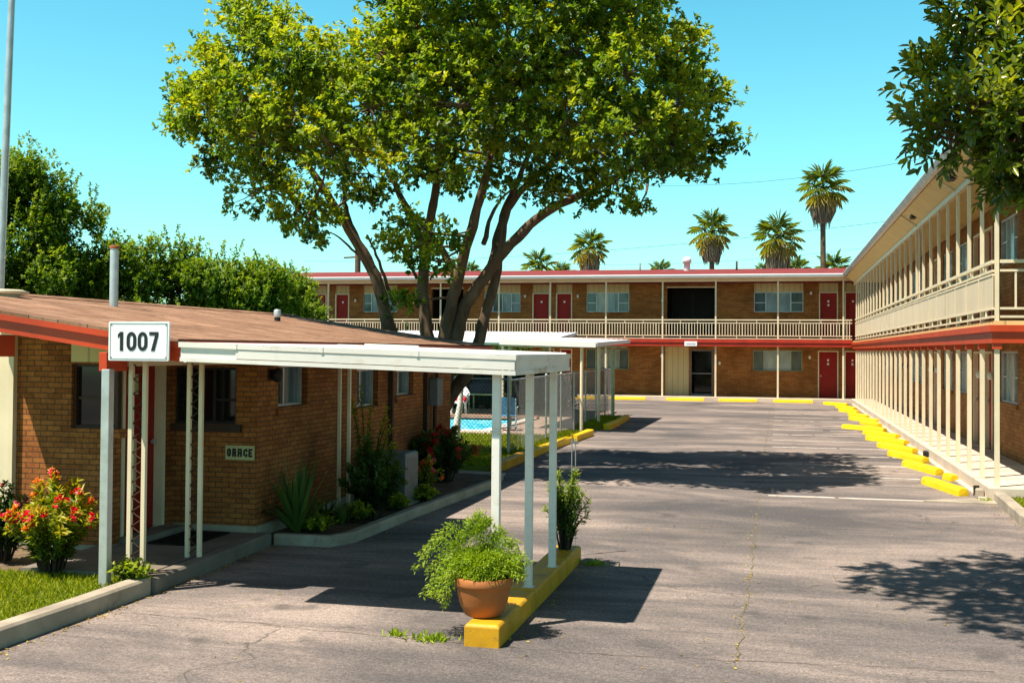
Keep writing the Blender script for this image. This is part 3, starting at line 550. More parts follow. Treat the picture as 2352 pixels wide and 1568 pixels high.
for yb in (9.35, 10.3, 13.1): mb.prism([(-5.0, yb-.03, zc(CX0)-.02), ((CX1 if yb < 11 else -4.35)-.04, yb-.03, zc(CX1 if yb < 11 else -4.35)-.02), ((CX1 if yb < 11 else -4.35)-.04, yb-.03, zc(CX1 if yb < 11 else -4.35)-.12), (-5.0, yb-.03, zc(CX0)-.12)], (0, .06, 0))
mb.build('beam', 'cream', cp)
for i, yp in enumerate((8.66, 9.55, 10.5)):
    mb = MB(); zt = zc(-2.1)-.1; x = (-2.16, -2.09, -2.07)[i]; mb.box((x-.032, yp-.032, .165), (x+.032, yp+.032, zt)); mb.box((x-.05, yp-.045, .165), (x+.05, yp+.045, .172)); mb.build('post', 'white', cp, bevel=.004)
def lattice(par, x, y, z0, z1, sp=.16, sq=True, mat='cream'):
    mb = MB(); 
    for s in (-1, 1): mb.box((x+s*sp/2-.02, y-.02, z0), (x+s*sp/2+.02, y+.02, z1))
    o = mb.build('lattice_post', mat, par, bevel=.003)
    if sq:
        mb = MB(); k = int((z1-z0)/.14)
        for i in range(k):
            za = z0+.05+(z1-z0-.1)*i/k; zb = z0+.05+(z1-z0-.1)*(i+1)/k; zm = (za+zb)/2; A = sp/2-.022
            mb.tube(smooth([(x-A, y, za), (x, y, za+.03), (x+A, y, zm), (x, y, zm+.03), (x-A, y, zb)], 3), .006, 5, cap=False)
        mb.build('scrollwork', 'brown', o)
    return o
lattice(cp, -5.68, 9.27, .12, 2.09, .14); lattice(cp, -5.62, 10.2, .12, 2.09, .13); lattice(cp, -5.38, 13.55, .06, 2.05, .13, False)
# ------------------------------------------------------------------ motel: the wing across the far end of the drive
WB, WT = 53.0, 5.33      # wall plane, ceiling
CYB, FLO = 51.5, 2.7     # column line, balcony floor
XL, XR = -23.6, 4.25
bw = thing('motel_building', (-9, 53, 0), 'two-storey brick motel wing with red doors across the far end of the parking drive', 'building')
X = lambda d, Y=WB: gy(d, 700, Y).x
up = [('d', 722, 750), ('d', 770, 802), ('w', 834, 912), ('o', 991, 1064), ('w', 1112, 1195), ('d', 1223, 1263), ('d', 1277, 1314), ('w', 1347, 1445), ('o', 1532, 1642), ('w', 1732, 1845), ('d', 1881, 1925), ('d', 1940, 1979)]
lo = [('w', 834, 912), ('d', 1000, 1035), ('w', 1112, 1195), ('d', 1246, 1274), ('d', 1287, 1315), ('w', 1347, 1445), ('p', 1528, 1583), ('s', 1586, 1638), ('w', 1730, 1843), ('d', 1879, 1926), ('d', 1940, 1977)]
HU, HL = 4.93, 2.27; holes = []
for k, a, b_ in up: holes.append((X(a), X(b_), FLO if k in 'do' else 4.02, WT if k != 'o' else 5.2))
for k, a, b_ in lo: holes.append((X(a), X(b_), .15 if k != 'w' else 1.33, HL if k != 'p' else 2.42))
mb = MB(); wallmesh(mb, '-Y', WB, XL, XR+8, 0, WT, [h for h in holes if h[2] > 2.5]+[h for h in holes if h[2] < 2.5], .25)
mb.box((XL, WB+.25, 0), (XL+.25, WB+7, WT)); mb.box((XL+.25, WB+6.8, 0), (XR+8, WB+7, WT)); mb.build('wall', 'brickb', bw)
rs = random.Random(5)
for k, a, b_ in up:
    a, b_ = X(a), X(b_); T = fmap('-Y', WB)
    if k in 'dw':
        f = MB(); tb(f, T, a, .05, HU+.002, b_, .09, WT); f.build('cream_panel', 'panel', bw)
    if k == 'd': door(bw, '-Y', WB, a, b_, FLO, HU-.002, .1, rs.choice((1, 2)), rs.choice((-1, 1)))
    if k == 'w': window(bw, '-Y', WB, a, b_, 4.02, HU-.002, .07, .03, 4, (.47,), 'galv', rs.choice((('glassb', 'glassl', 'glassl', 'glassb'), ('glassb', 'glassc', 'glassl', 'glassb'), ('glassl', 'glassb', 'glassl', 'glassl'))), 'brickb', split=[.24, .5, .75])
    if k == 'o':
        f = MB(); tb(f, T, a, 2.6, FLO, b_, 2.65, 5.2); tb(f, T, a-.02, .26, FLO, a, 2.6, 5.2); tb(f, T, b_, .26, FLO, b_+.02, 2.6, 5.2); tb(f, T, (a+b_)/2-.02, 1.2, FLO, (a+b_)/2+.02, 1.25, 5.2); tb(f, T, a, .25, 5.2, b_, 2.6, 5.25); f.build('breezeway', 'dark', bw)
        f = MB(); tb(f, T, a-.02, -.02, 5.14, b_+.02, .05, 5.2); f.build('lintel', 'cream', bw)
for k, a, b_ in lo:
    a, b_ = X(a), X(b_); T = fmap('-Y', WB)
    if k == 'd': door(bw, '-Y', WB, a, b_, .15, HL-.002, .1, 2, rs.choice((-1, 1)))
    if k == 'w': window(bw, '-Y', WB, a, b_, 1.33, HL-.002, .07, .03, 4, (), 'greenp', rs.choice((('glassg', 'glassc', 'glassc', 'glassg'), ('glassg', 'glassc', 'glassg', 'glassg'))), 'brickb', split=[.22, .5, .77])
    if k == 'p': f = MB(); tb(f, T, a, .06, .15, b_, .12, 2.42); f.build('cream_panel', 'panel', bw)
    if k == 's':
        f = MB(); tb(f, T, a+.06, 1.0, .15, b_-.06, 1.05, HL); d_ = f.build('screen_door', 'glass', bw)
        f = MB()
        for c in ((a, .15, a+.06, HL), (b_-.06, .15, b_, HL), (a+.06, HL-.06, b_-.06, HL), (a+.06, 1.15, b_-.06, 1.2), (a+.06, .15, b_-.06, .25)): tb(f, T, c[0], .08, c[1], c[2], .13, c[3])
        f.build('door_frame', 'metal', d_)
for d_, y_ in ((1522, 690), (1863, 673), (1207, 680), (1328, 680), (1860, 820), (1520, 816), (1653, 833), (818, 690)):
    p = gy(d_, y_, WB); wall_lamp(bw, '-Y', WB, p.x, p.z)
mb = MB(); mb.box((XL-.3, 51.25, 0), (XR, WB, .15)); mb.build('walkway', 'walk', bw)
mb = MB(); mb.box((XL-.4, 51.4, 2.56), (3.3, WB, FLO-.002)); mb.build('balcony_floor', 'soffit', bw)
mb = MB(); mb.box((XL-.4, 51.33, 2.43), (3.1, 51.42, 2.60)); mb.box((XL-.4, 51.29, 2.60), (3.1, 51.42, 2.745)); mb.build('balcony_beam', 'redd', bw)
cols = [X(d, CYB) for d in (693, 754, 882, 1012, 1146, 1264, 1392, 1522, 1644, 1787, 1937)]
for x in cols:
    mb = MB(); mb.box((x-.038, CYB-.038, .148), (x+.038, CYB+.038, 2.44)); mb.build('column', 'cream', bw)
    mb = MB(); mb.box((x-.034, CYB-.04, FLO-.05), (x+.034, CYB+.04, WT)); mb.build('balcony_post', 'cream', bw)
def rail_bay(par, p, q, z0, bal=.13, mat='cream', mids=1, infill='bal', half=True):
    mb = MB(); p = Vector(p); q = Vector(q); d = q-p; L = d.length; d = d/L; n = Vector((-d.y, d.x, 0)); sheet_ = None
    def bar(za, h, t_): 
        a = [p+n*t_, q+n*t_, q-n*t_, p-n*t_]; mb.prism([(v.x, v.y, z0+za) for v in a], (0, 0, h))
    def stud(s, za, zb, t_):
        c = p+d*s; a = [c-d*t_+n*t_*.8, c+d*t_+n*t_*.8, c+d*t_-n*t_*.8, c-d*t_-n*t_*.8]; mb.prism([(v.x, v.y, z0+za) for v in a], (0, 0, zb-za))
    bar(.885, .05, .026); bar(.755, .035, .018); bar(.185, .035, .018); bar(.06, .035, .018)
    if infill == 'sheet': bar(.70, .03, .018)
    for s in [L*(k+1)/(mids+1) for k in range(mids)]: stud(s, .79, .885, .016); stud(s, .095, .185, .016)
    if infill == 'bal':
        k = max(2, round(L/bal))
        for i in range(1, k): stud(L*i/k, .22, .755, .014 if i % 9 else .02)
    o = mb.build('railing', mat, par)
    if infill == 'sheet':
        m2 = MB(); a = [p+n*.008, q+n*.008, q-n*.008, p-n*.008]; m2.prism([(v.x, v.y, z0+.22) for v in a], (0, 0, .48)); m2.build('infill_sheet', 'sheet', o)
    return o
pts = [XL-.9]+cols+[3.15]
for a, b_ in zip(pts, pts[1:]):
    if b_-a > .2: rail_bay(bw, (a+.04, CYB-.02, 0), (b_-.04, CYB-.02, 0), FLO-.0, .125, mids=2)
# eave, gutter, red roof
mb = MB(); mb.box((XL-.7, CYB-.05, WT), (3.2, CYB+.05, WT+.14)); mb.build('eave_beam', 'cream', bw)
def zroof(y): return 5.60+.11*(y-50.95)
RRX = 16
mb = MB(); mb.prism([(XL-1.6, 50.95, 5.5), (XL-1.6, 50.95, 5.6), (XL-1.6, 57.5, zroof(57.5)), (XL-1.6, 61, zroof(54)), (XL-1.6, 61, 5.33), (XL-1.6, WB, 5.332), (XL-1.6, CYB+.05, 5.332), (XL-1.6, CYB-.06, 5.472)], (RRX-XL+1.6, 0, 0)); br_ = mb.build('roof', 'redroof', bw)
mb = MB(); mb.prism([(XL-1.55, 50.98, 5.468), (XL-1.55, CYB-.06, 5.445), (XL-1.55, CYB-.06, 5.468), (XL-1.55, 50.98, 5.495)], (3-XL+1.5, 0, 0)); mb.build('soffit', 'cream', br_)
mb = MB(); mb.prism([(XL-1.65, 50.95, 5.615), (XL-1.65, 50.82, 5.615), (XL-1.65, 50.81, 5.58), (XL-1.65, 50.86, 5.475), (XL-1.65, 50.95, 5.475)], (2.74-XL+1.65, 0, 0)); mb.build('gutter', 'whiteroof', br_)
# vents and pipes on that roof
def rv(d, y0, y1, r, mat, Yr=56., cap=None):
    p = gy(d, y1, Yr); top = gy(d, y0, Yr).z; zb = zroof(Yr)-.05; mb = MB().lathe((p.x, Yr, zb), [(r, 0), (r, top-zb)]+([(r*1.35, top-zb), (r*1.35, top-zb+.18), (r*.9, top-zb+.28), (0, top-zb+.3)] if cap else [(0, top-zb)]), 12); return mb.build('roof_vent' if cap else 'vent_pipe', mat, bw)
rv(1578, 604, 620, .16, 'whiteroof', 56, True); rv(1692, 600, 620, .05, 'dark'); rv(1470, 604, 622, .04, 'metal')
ps = thing('slab_sign', (gy(1586, 788, 51.27).x, 51.27, 2.5), 'tiny white sign with blurred grey marks on the far red balcony beam', 'sign')
a, b_ = gy(1572, 783.5, 51.26), gy(1601, 794.5, 51.26); mb = MB(); plate(mb, a.x, b_.x, b_.z, a.z, 51.255, .03, .01); f3 = mb.build('sign_face', 'signw', ps)
mb = MB(); rs = random.Random(1); u = a.x+.1
while u < b_.x-.1: wq = rs.uniform(.015, .04); hq = rs.uniform(.03, .07); mb.box((u, 51.25, (a.z+b_.z)/2-hq/2-.01), (u+wq, 51.253, (a.z+b_.z)/2+hq/2-.01)); u += wq+.012
mb.build('lettering', 'smear', f3)
# ------------------------------------------------------------------ motel: the long wing down the right side
rw = thing('motel_building', (5, 36, 0), 'long two-storey motel wing with slender cream columns down the right side of the drive', 'building')
CXR, WXR, RY0, RY1 = 3.2, 4.3, 18.3, 51.3
WY0 = 22.0
ycol = [RY0+1.27*i for i in range(26)]; ycol = [y for y in ycol if y < 51.2]
holes = []; dd = []; y = WY0+.55
pat = ['w', 'd', 'd', 'w']; k = 0
while y < 50:
    kind = pat[k % 4]; wd = 1.75 if kind == 'w' else .92; dd.append((kind, y, y+wd)); y += wd+(.45 if kind == 'd' and pat[(k+1) % 4] == 'd' else .75); k += 1
for kind, a, b_ in dd:
    holes += [(a, b_, 1.25 if kind == 'w' else .2, 2.25), (a, b_, 3.95 if kind == 'w' else FLO, 4.85)]
mb = MB(); wallmesh(mb, '-X', WXR, WY0, WB, 0, 5.2, holes, .22); wallmesh(mb, '-Y', WY0, WXR+.22, WXR+8, 0, 5.2, [(5.0, 5.95, .2, 2.25)], .22); mb.build('wall', 'brickb', rw)
for kind, a, b_ in dd:
    for z0, z1, e in ((1.25 if kind == 'w' else .2, 2.248, 0), (3.95 if kind == 'w' else FLO, 4.848, 1)):
        if kind == 'w': window(rw, '-X', WXR, a, b_, z0, z1, .05, .035, 3, (.5,), 'galv', ('glassb', 'glassl', 'glassb') if e else ('glassg', 'glassc', 'glassg'), 'brickb', split=[.3, .7])
        else: door(rw, '-X', WXR, a, b_, z0, z1, .08, 1)
door(rw, '-Y', WY0, 5.0, 5.95, .2, 2.248, .08, 1)
for kind, a, b_ in dd:
    if kind == 'd': wall_lamp(rw, '-X', WXR, a-.25, 1.75)
mb = MB(); mb.box((3.05, RY0-.25, -.05), (WXR, 51.25, .2)); mb.box((WXR, RY0-.25, -.05), (WXR+8, WY0, .2)); 
for y in np.arange(RY0+1.2, 51, 1.27): mb.box((3.04, y-.004, .2), (WXR, y+.004, .2025), 1)
mb.build('walkway', ('walk', 'barkd'), rw)
mb = MB(); mb.box((3.16, RY0-.05, 2.58), (WXR, 51.3, FLO-.003)); mb.box((WXR, RY0-.05, 2.58), (WXR+8, WY0, FLO-.003)); mb.build('balcony_floor', 'soffit', rw)
mb = MB(); mb.box((3.12, RY0-.08, 2.36), (3.2, 51.33, 2.53)); mb.box((3.08, RY0-.12, 2.53), (3.2, 51.3, 2.63)); mb.box((3.2, RY0-.08, 2.36), (WXR+8, RY0-.0, 2.53)); mb.box((3.2, RY0-.12, 2.53), (WXR+8, RY0-.0, 2.63)); mb.build('balcony_beam', 'red', rw)
for i, y in enumerate(ycol):
    mb = MB(); mb.box((CXR-.033, y-.033, .198), (CXR+.033, y+.033, 2.27)); o = mb.build('column', 'cream', rw)
    mb = MB(); mb.box((CXR-.06, y-.06, 2.27), (CXR+.06, y+.06, 2.36)); mb.build('column_cap', 'red', o)
    mb = MB(); mb.box((CXR-.028, y-.028, 2.6), (CXR+.028, y+.028, 5.15)); mb.build('balcony_post', 'cream', rw)
    if i+1 < len(ycol): rail_bay(rw, (CXR-.045, y+.036, 0), (CXR-.045, ycol[i+1]-.036, 0), 2.68, infill='sheet', mids=1)
for x0, x1 in ((CXR+.04, 5.2), (5.28, 7.4)): rail_bay(rw, (x0, RY0-.04, 0), (x1, RY0-.04, 0), 2.68, .22, mids=2)
mb = MB(); mb.box((CXR-.04, RY0-.1, 5.12), (CXR+.05, 51.45, 5.22)); mb.box((CXR+.05, RY0-.1, 5.12), (WXR+8, RY0, 5.22)); mb.build('eave_beam', 'cream', rw)
mb = MB(); mb.prism([(2.8, RY0-.8, 5.5), (2.8, RY0-.8, 5.6), (8, RY0-.8, 6.15), (13, RY0-.8, 5.7), (13, RY0-.8, 5.24), (CXR+.1, RY0-.8, 5.24), (2.83, RY0-.8, 5.5)], (0, 57-RY0+.8, 0)); rr_ = mb.build('roof', 'redroof', rw)
mb = MB(); mb.prism([(2.82, RY0-.82, 5.47), (CXR-.02, RY0-.82, 5.222), (WXR+8, RY0-.82, 5.222), (WXR+8, RY0-.82, 5.235), (CXR+.04, RY0-.82, 5.235), (2.82, RY0-.82, 5.495)], (0, 51.0-RY0+.82, 0)); mb.build('soffit', 'soffit', rr_)
mb = MB(); mb.prism([(2.8, RY0-.85, 5.62), (2.68, RY0-.85, 5.62), (2.67, RY0-.85, 5.585), (2.72, RY0-.85, 5.475), (2.8, RY0-.85, 5.475)], (0, 50.9-RY0+.85, 0)); mb.build('gutter', 'galv', rr_)
for y in (27.5, 21.5): mb = MB(); mb.box((2.95, y-.2, 5.30), (3.13, y+.2, 5.4)); mb.build('eave_lamp', 'dark', rw)
for y in (22.2, 28.2):
    mb = MB(); mb.tube([(2.8, y, 5.45), (3.2, y, 5.16), (3.23, y, 5.0), (3.23, y, 2.7)], .022, 7); mb.build('drain_pipe', 'cream', rw)
for k, (y, nm, mt_) in enumerate(((18.62, 'dark', 1), (18.25, 'concrete', 1), (24.2, 'dark', 0))):
    pass
tag(MB().tube([(2.98, 18.75, .0), (2.98, 18.75, .16)], .045, 10).build('drain_stub', 'dark'), 'short black drain pipe stub at the front corner of the right walkway', 'drain pipe')
tag(MB().rbox((2.93, 18.42, 0), (3.04, 18.56, .15), .02).build('concrete_block', 'concrete', bevel=.01), 'small grey concrete block standing beside the drain stub at the walkway corner', 'block')
tag(MB().rbox((2.95, 25.0, 0), (3.05, 25.2, .16), .02).build('utility_box', 'dark', bevel=.01), 'small black utility box against the right walkway between parking stops', 'utility box')
# right lawn corner
sheet('corner_lawn', [(3.28, 17.95), (3.18, 15.7), (3.42, 13.9), (4.45, 12.5), (7, 11.9), (20, 11.9), (20, 17.95)], .08, 'lawn', .08)
# ------------------------------------------------------------------ parking stops
def stop_mesh(L):
    pr = [(-.10, 0), (-.085, .085), (-.06, .125), (.0, .135), (.06, .125), (.085, .085), (.10, 0)]; vs = []; n = len(pr); ns = 8
    for i in range(ns+1):
        s = -L/2+L*i/ns; k = .93 if i in (0, ns) else 1
        for a, z in pr: vs.append((a*k+random.uniform(-.003, .003), s+(random.uniform(-.012, .012) if i in (0, ns) else 0), z*k+random.uniform(-.003, .003)))
    fs = [(i*n+j, i*n+j+1, (i+1)*n+j+1, (i+1)*n+j) for i in range(ns) for j in range(n-1)]+[tuple(range(n-1, -1, -1)), tuple(range(ns*n, ns*n+n))]
    mb = MB(); mb.add(vs, fs); return mb
sm0 = stop_mesh(1.68).build('parking_stop', 'yellow', bevel=.012)
ordn = ['nearest', 'second', 'third', 'fourth', 'fifth', 'sixth', 'seventh', 'eighth', 'ninth', 'tenth', 'eleventh', 'twelfth', 'thirteenth']
RS = [(2.60, 19.45, 12), (2.62, 22.5, 14), (2.60, 24.75, 18), (2.60, 26.95, 21), (2.58, 29.2, 27), (2.62, 31.2, 24), (2.35, 33.6, 38), (2.7, 35.8, 13), (2.66, 37.9, 26), (2.65, 40.3, 16), (2.5, 43.2, 18), (2.55, 45.9, 20), (2.3, 48.8, 30)]
def cp1(o, name=None):
    c = o.copy(); COL.objects.link(c); return c
for i, (x, y, a) in enumerate(RS):
    o = sm0 if i == 0 else cp1(sm0); o.location = (x, y, 0); o.rotation_euler = (0, 0, math.radians(a))
    tag(o, ('largest yellow parking stop, nearest of the row along the right walkway' if i == 0 else 'farthest yellow parking stop in the row along the right walkway' if i == len(RS)-1 else f'yellow parking stop, {ordn[i]} from the front in the row along the right walkway'), 'parking stop', 'yellow parking stops along the right walkway')
o = cp1(sm0); o.location = (2.9, 20.9, 0); o.scale = (.8, .22, .9); o.rotation_euler = (0, 0, .25); tag(o, 'short broken yellow stop piece lying behind the nearest parking stop on the right', 'parking stop', 'yellow parking stops along the right walkway')
BS = [((-7.4-5.87)/2, 'left of the far row, nearest the fence end post'), (-4.05, 'in the far row in front of the cream panel beside the screen door'), (-1.75, 'in the far row right of the dark screen door'), (.6, 'in the far row nearest the right corner, under the curtained window'), (-10.6, 'seen farthest left through the chain link fence'), (-8.9, 'seen through the chain link fence near its end post')]
for x, l in BS:
    o = cp1(sm0); o.location = (x, 50.75, 0); o.rotation_euler = (0, 0, math.pi/2+random.uniform(-.03, .03)); tag(o, 'yellow stop '+l, 'parking stop', 'yellow parking stops before the far wing')
# ------------------------------------------------------------------ pool side: fence, shelter, chairs
fence = thing('chain_link_fence', (-5.35, 22.4, 0), 'grey chain link fence round the pool lawn, taller than the yellow kerb', 'fence')
def fence_run(p, q, h, npost, z=.06, skip0=False):
    p = Vector((p[0], p[1], 0)); q = Vector((q[0], q[1], 0)); d = q-p; L = d.length; d = d/L
    for i in range(1 if skip0 else 0, npost+1):
        c = p+d*(L*i/npost); e = i in (0, npost); mb = MB(); mb.tube([(c.x, c.y, 0), (c.x, c.y, h+(.12 if e else .02))], .032 if e else .024, 8); mb.lathe((c.x, c.y, h+(.12 if e else .02)), [(.034, 0), (.03, .03), (0, .045)], 8); mb.build('post', 'steel', fence)
    mb = MB(); mb.tube([(p.x, p.y, h), (q.x, q.y, h)], .02, 7); mb.build('top_rail', 'steel', fence)
    mb = MB(); s = .085; H = h-z; n = int((L+H)/s); r = .0034; nn = Vector((-d.y, d.x, 0))
    for k in range(n):
        for sg_ in (1, -1):
            u0 = k*s-H if sg_ > 0 else k*s; pts_ = []
            for uu, zz in ((u0, z), (u0+H*sg_, z+H)):
                pts_.append([uu, zz])
            (ua, za), (ub, zb) = pts_
            def clip(ua, za, ub, zb):
                t0, t1 = 0., 1.
                for lim, sgn in ((0, 1), (L, -1)):
                    a = sgn*(ua-lim); b = sgn*(ub-lim)
                    if a < 0 and b < 0: return None
                    if a < 0: t0 = max(t0, a/(a-b))
                    if b < 0: t1 = min(t1, a/(a-b))
                return (t0, t1) if t1 > t0 else None
            c = clip(ua, za, ub, zb)
            if not c: continue
            A = (ua+(ub-ua)*c[0], za+(zb-za)*c[0]); B = (ua+(ub-ua)*c[1], za+(zb-za)*c[1])
            a = p+d*A[0]+Vector((0, 0, A[1]))+nn*.024; b_ = p+d*B[0]+Vector((0, 0, B[1]))+nn*.024
            mb.tube([a, b_], r, 3, cap=False, sm=False)
    mb.build('wire_mesh', 'metal', fence)
fence_run((-5.35, 22.45), (-5.5, 38.4), 1.58, 8); fence_run((-5.35, 22.45), (-12.2, 23.6), 1.6, 4, skip0=True)
# shelter
sh = thing('pool_shelter', (-8, 31, 0), 'open pool shelter with flat white roof on slim posts behind the fence', 'shelter')
mb = MB()
def roof_sheet(mb, x0, x1, y0, y1, z0, z1, drop):     # corrugated, rising towards the back and falling a little to the right
    k = int((x1-x0)/.16); zz = lambda x, y: z0+(z1-z0)*(y-y0)/(y1-y0)-drop*(x-x0)/(x1-x0)
    for i in range(k):
        a, b_ = x0+(x1-x0)*i/k, x0+(x1-x0)*(i+1)/k; m = (a+b_)/2
        mb.add([(a, y0, zz(a, y0)), (m, y0, zz(m, y0)+.025), (b_, y0, zz(b_, y0)), (b_, y1, zz(b_, y1)), (m, y1, zz(m, y1)+.025), (a, y1, zz(a, y1))], [(0, 1, 4, 5), (1, 2, 3, 4)])
    mb.prism([(x0, y0-.03, zz(x0, y0)-.11), (x1, y0-.03, zz(x1, y0)-.11), (x1, y0-.03, zz(x1, y0)+.03), (x0, y0-.03, zz(x0, y0)+.03)], (0, .03, 0))
    mb.prism([(x1, y0, zz(x1, y0)-.09), (x1, y1, zz(x1, y1)-.09), (x1, y1, zz(x1, y1)+.02), (x1, y0, zz(x1, y0)+.02)], (.03, 0, 0))
roof_sheet(mb, -7.35, -4.72, 29.7, 36.6, 2.45, 2.60, .06); mb.build('roof', 'whiteroof', sh)
mb = MB(); roof_sheet(mb, -13.5, -7.0, 35.0, 39.6, 2.56, 2.86, .04); mb.build('roof', 'whiteroof', sh)
mb = MB(); mb.box((-7.3, 29.74, 2.29), (-4.78, 36.5, 2.33)); mb.box((-13.4, 35.04, 2.36), (-7.0, 39.5, 2.41)); mb.build('ceiling', 'greenp', sh)
for x, y, mt_, h_ in ((-5.12, 29.85, 'cream', 2.3), (-7.1, 29.9, 'greenp', 2.3), (-5.2, 36.3, 'greenp', 2.3), (-5.15, 33, 'cream', 2.3), (-8.6, 35.2, 'cream', 2.37), (-10.5, 35.2, 'greenp', 2.37), (-12.4, 35.2, 'greenp', 2.37), (-8.0, 39.3, 'greenp', 2.37)):
    mb = MB(); mb.tube([(x, y, 0), (x, y, h_)], .045 if mt_ == 'cream' else .055, 10); mb.build('post', mt_, sh)
wp = thing('peeling_post', (-7.05, 24.6, 0), 'peeling white painted post standing on the pool lawn, green towards its top', 'post')
mb = MB(); mb.tube([(-7.08, 24.6, 0), (-7.05, 24.6, .6), (-6.98, 24.6, 1.0)], [.085, .08, .06], 10); mb.tube([(-6.98, 24.6, 1.0), (-6.96, 24.6, 1.45)], [.055, .05], 10); mb.build('lower_pole', 'peel', wp)
mb = MB(); mb.tube([(-6.96, 24.6, 1.45), (-6.95, 24.6, 2.3)], .06, 10); mb.build('upper_pole', 'greenp', wp)
def plastic_chair(loc, rz):
    r = thing('lounge_chair', loc, 'white plastic chair with red and white cushion on the far pool edge', 'chair'); r.rotation_euler = (0, 0, rz)
    for sx in (-1, 1):
        for sy in (-1, 1):
            MB().tube([(sx*.27, sy*.24, 0), (sx*.25, sy*.2, .45)], [.035, .045], 8).build('leg', 'plastic', r, local=True)
        MB().tube([(sx*.3, .26, .62), (sx*.31, 0, .66), (sx*.3, -.26, .62), (sx*.27, -.28, .4)], .03, 8).build('arm', 'plastic', r, local=True)
    MB().rbox((-.29, -.28, .42), (.29, .28, .48), .02).build('seat', 'plastic', r, local=True, bevel=.015)
    mb = MB(); k = 9; vs = []
    for i in range(k):
        a = -1+2*i/(k-1); vs += [(a*.3, .24+.03*a*a, .46), (a*.3, .42, .46+.52*math.sqrt(max(0, 1-a*a*.72)))]
    mb.add(vs, [(2*i, 2*i+2, 2*i+3, 2*i+1) for i in range(k-1)]); o = mb.build('backrest', 'plastic', r, local=True); m_ = o.modifiers.new('thick', 'SOLIDIFY'); m_.thickness = .03
    mb = MB(); vs = []
    for i in range(k):
        a = -1+2*i/(k-1); zt = .46+.55*math.sqrt(max(0, 1-a*a*.72)); vs += [(a*.28, .10-.02*a*a, .49), (a*.28, .20, .62), (a*.28, .33, zt)]
    mb.add(vs, [(3*i+j, 3*i+3+j, 3*i+4+j, 3*i+1+j) for i in range(k-1) for j in (1,)]); o = mb.build('cushion', 'towel', r, local=True); m_ = o.modifiers.new('thick', 'SOLIDIFY'); m_.thickness = .06
    mb = MB(); mb.add(vs, [(3*i+j, 3*i+3+j, 3*i+4+j, 3*i+1+j) for i in range(k-1) for j in (0,)]); o = mb.build('cushion_base', 'redcl', r, local=True); m_ = o.modifiers.new('thick', 'SOLIDIFY'); m_.thickness = .08
    return r
plastic_chair((-10.1, 34.95, .06), math.radians(-15))
def sling_chair(loc, rz):
    r = thing('sling_chair', loc, 'blue mesh patio chair seen from behind beside the pool', 'chair'); r.rotation_euler = (0, 0, rz)
    # seat faces -y; back towards +y
    for sx in (-1, 1):
        mb = MB(); mb.tube(smooth([(sx*.24, .30, .86), (sx*.25, .22, .46), (sx*.25, .16, .38), (sx*.26, -.24, .40), (sx*.26, -.32, .0)], 4), .016, 7); mb.tube([(sx*.26, .30, 0), (sx*.255, .20, .42)], .016, 7); mb.tube(smooth([(sx*.255, .245, .58), (sx*.31, .0, .62), (sx*.30, -.24, .60), (sx*.26, -.27, .36)], 4), .014, 7); mb.build('side_frame', 'bluef', r, local=True)
    mb = MB(); k = 10; vs = []
    for i in range(k):
        z = .42+.46*i/(k-1); y = .20+.10*i/(k-1); hw = .23 if i < k-1 else .19
        vs += [(-hw, y, z), (0, y+.02, z+(.02 if i == k-1 else 0)), (hw, y, z)]
    mb.add(vs, [(3*i+j, 3*i+1+j, 3*i+4+j, 3*i+3+j) for i in range(k-1) for j in (0, 1)], 0, True); mb.build('backrest', 'blue', r, local=True)
    mb = MB(); mb.add([(-.24, .18, .40), (.24, .18, .40), (.24, -.02, .37), (-.24, -.02, .37), (.24, -.24, .41), (-.24, -.24, .41)], [(0, 1, 2, 3), (3, 2, 4, 5)]); mb.build('seat', 'blue', r, local=True)
    mb = MB(); mb.tube([(-.25, .30, .12), (.25, .30, .12)], .012, 6); mb.tube([(-.25, -.31, .12), (.25, -.31, .12)], .012, 6); mb.build('stretcher', 'bluef', r, local=True)
    return r
sling_chair((-7.05, 29.3, .06), math.radians(195))
tb_ = thing('patio_table', (-9.6, 37.2, .06), 'dark patio table with pale green edge in the shade beyond the pool', 'table')
mb = MB(); mb.rbox((-10.3, 36.9, .66), (-9.0, 37.7, .72), .01); mb.build('tabletop', 'greenp', tb_)
mb = MB(); mb.rbox((-10.2, 37.0, .72), (-9.1, 37.6, 1.15), .1); mb.build('tarp_cover', 'navy', tb_, bevel=.05)
for x in (-10.2, -9.1):
    for y in (37.0, 37.6): MB().tube([(x, y, .06), (x, y, .66)], .03, 7).build('leg', 'greenp', tb_)
# double rod post at the drive
dr = thing('rod_post', (-2.0, 12.0, 0), 'pair of thin steel rods standing at the end of the yellow kerb island', 'post')
p = gy(1318, 1006, 12.0); mb = MB()
for s in (-.02, .02): mb.tube([(p.x+s, 12.0, 0), (p.x+s, 12.0, p.z)], .006, 6)
mb.build('rod', 'steel', dr); mb = MB(); mb.box((p.x-.035, 11.99, p.z-.06), (p.x+.05, 12.01, p.z-.03)); mb.box((p.x-.03, 11.99, p.z-.6), (p.x+.03, 12.01, p.z-.585)); mb.build('bracket', 'metal', dr)
# flag pole at the left
p = gy(4, 560, 17); q = gy(27, 0, 17); d_ = (q-p); fp = p-d_*(p.z/d_.z)
tag(MB().tube([fp, p, q, q+d_*.8], [.075, .068, .055, .045], 12).build('flag_pole', 'galv'), 'tall bare white metal pole leaning slightly beyond the office roof at left', 'pole')
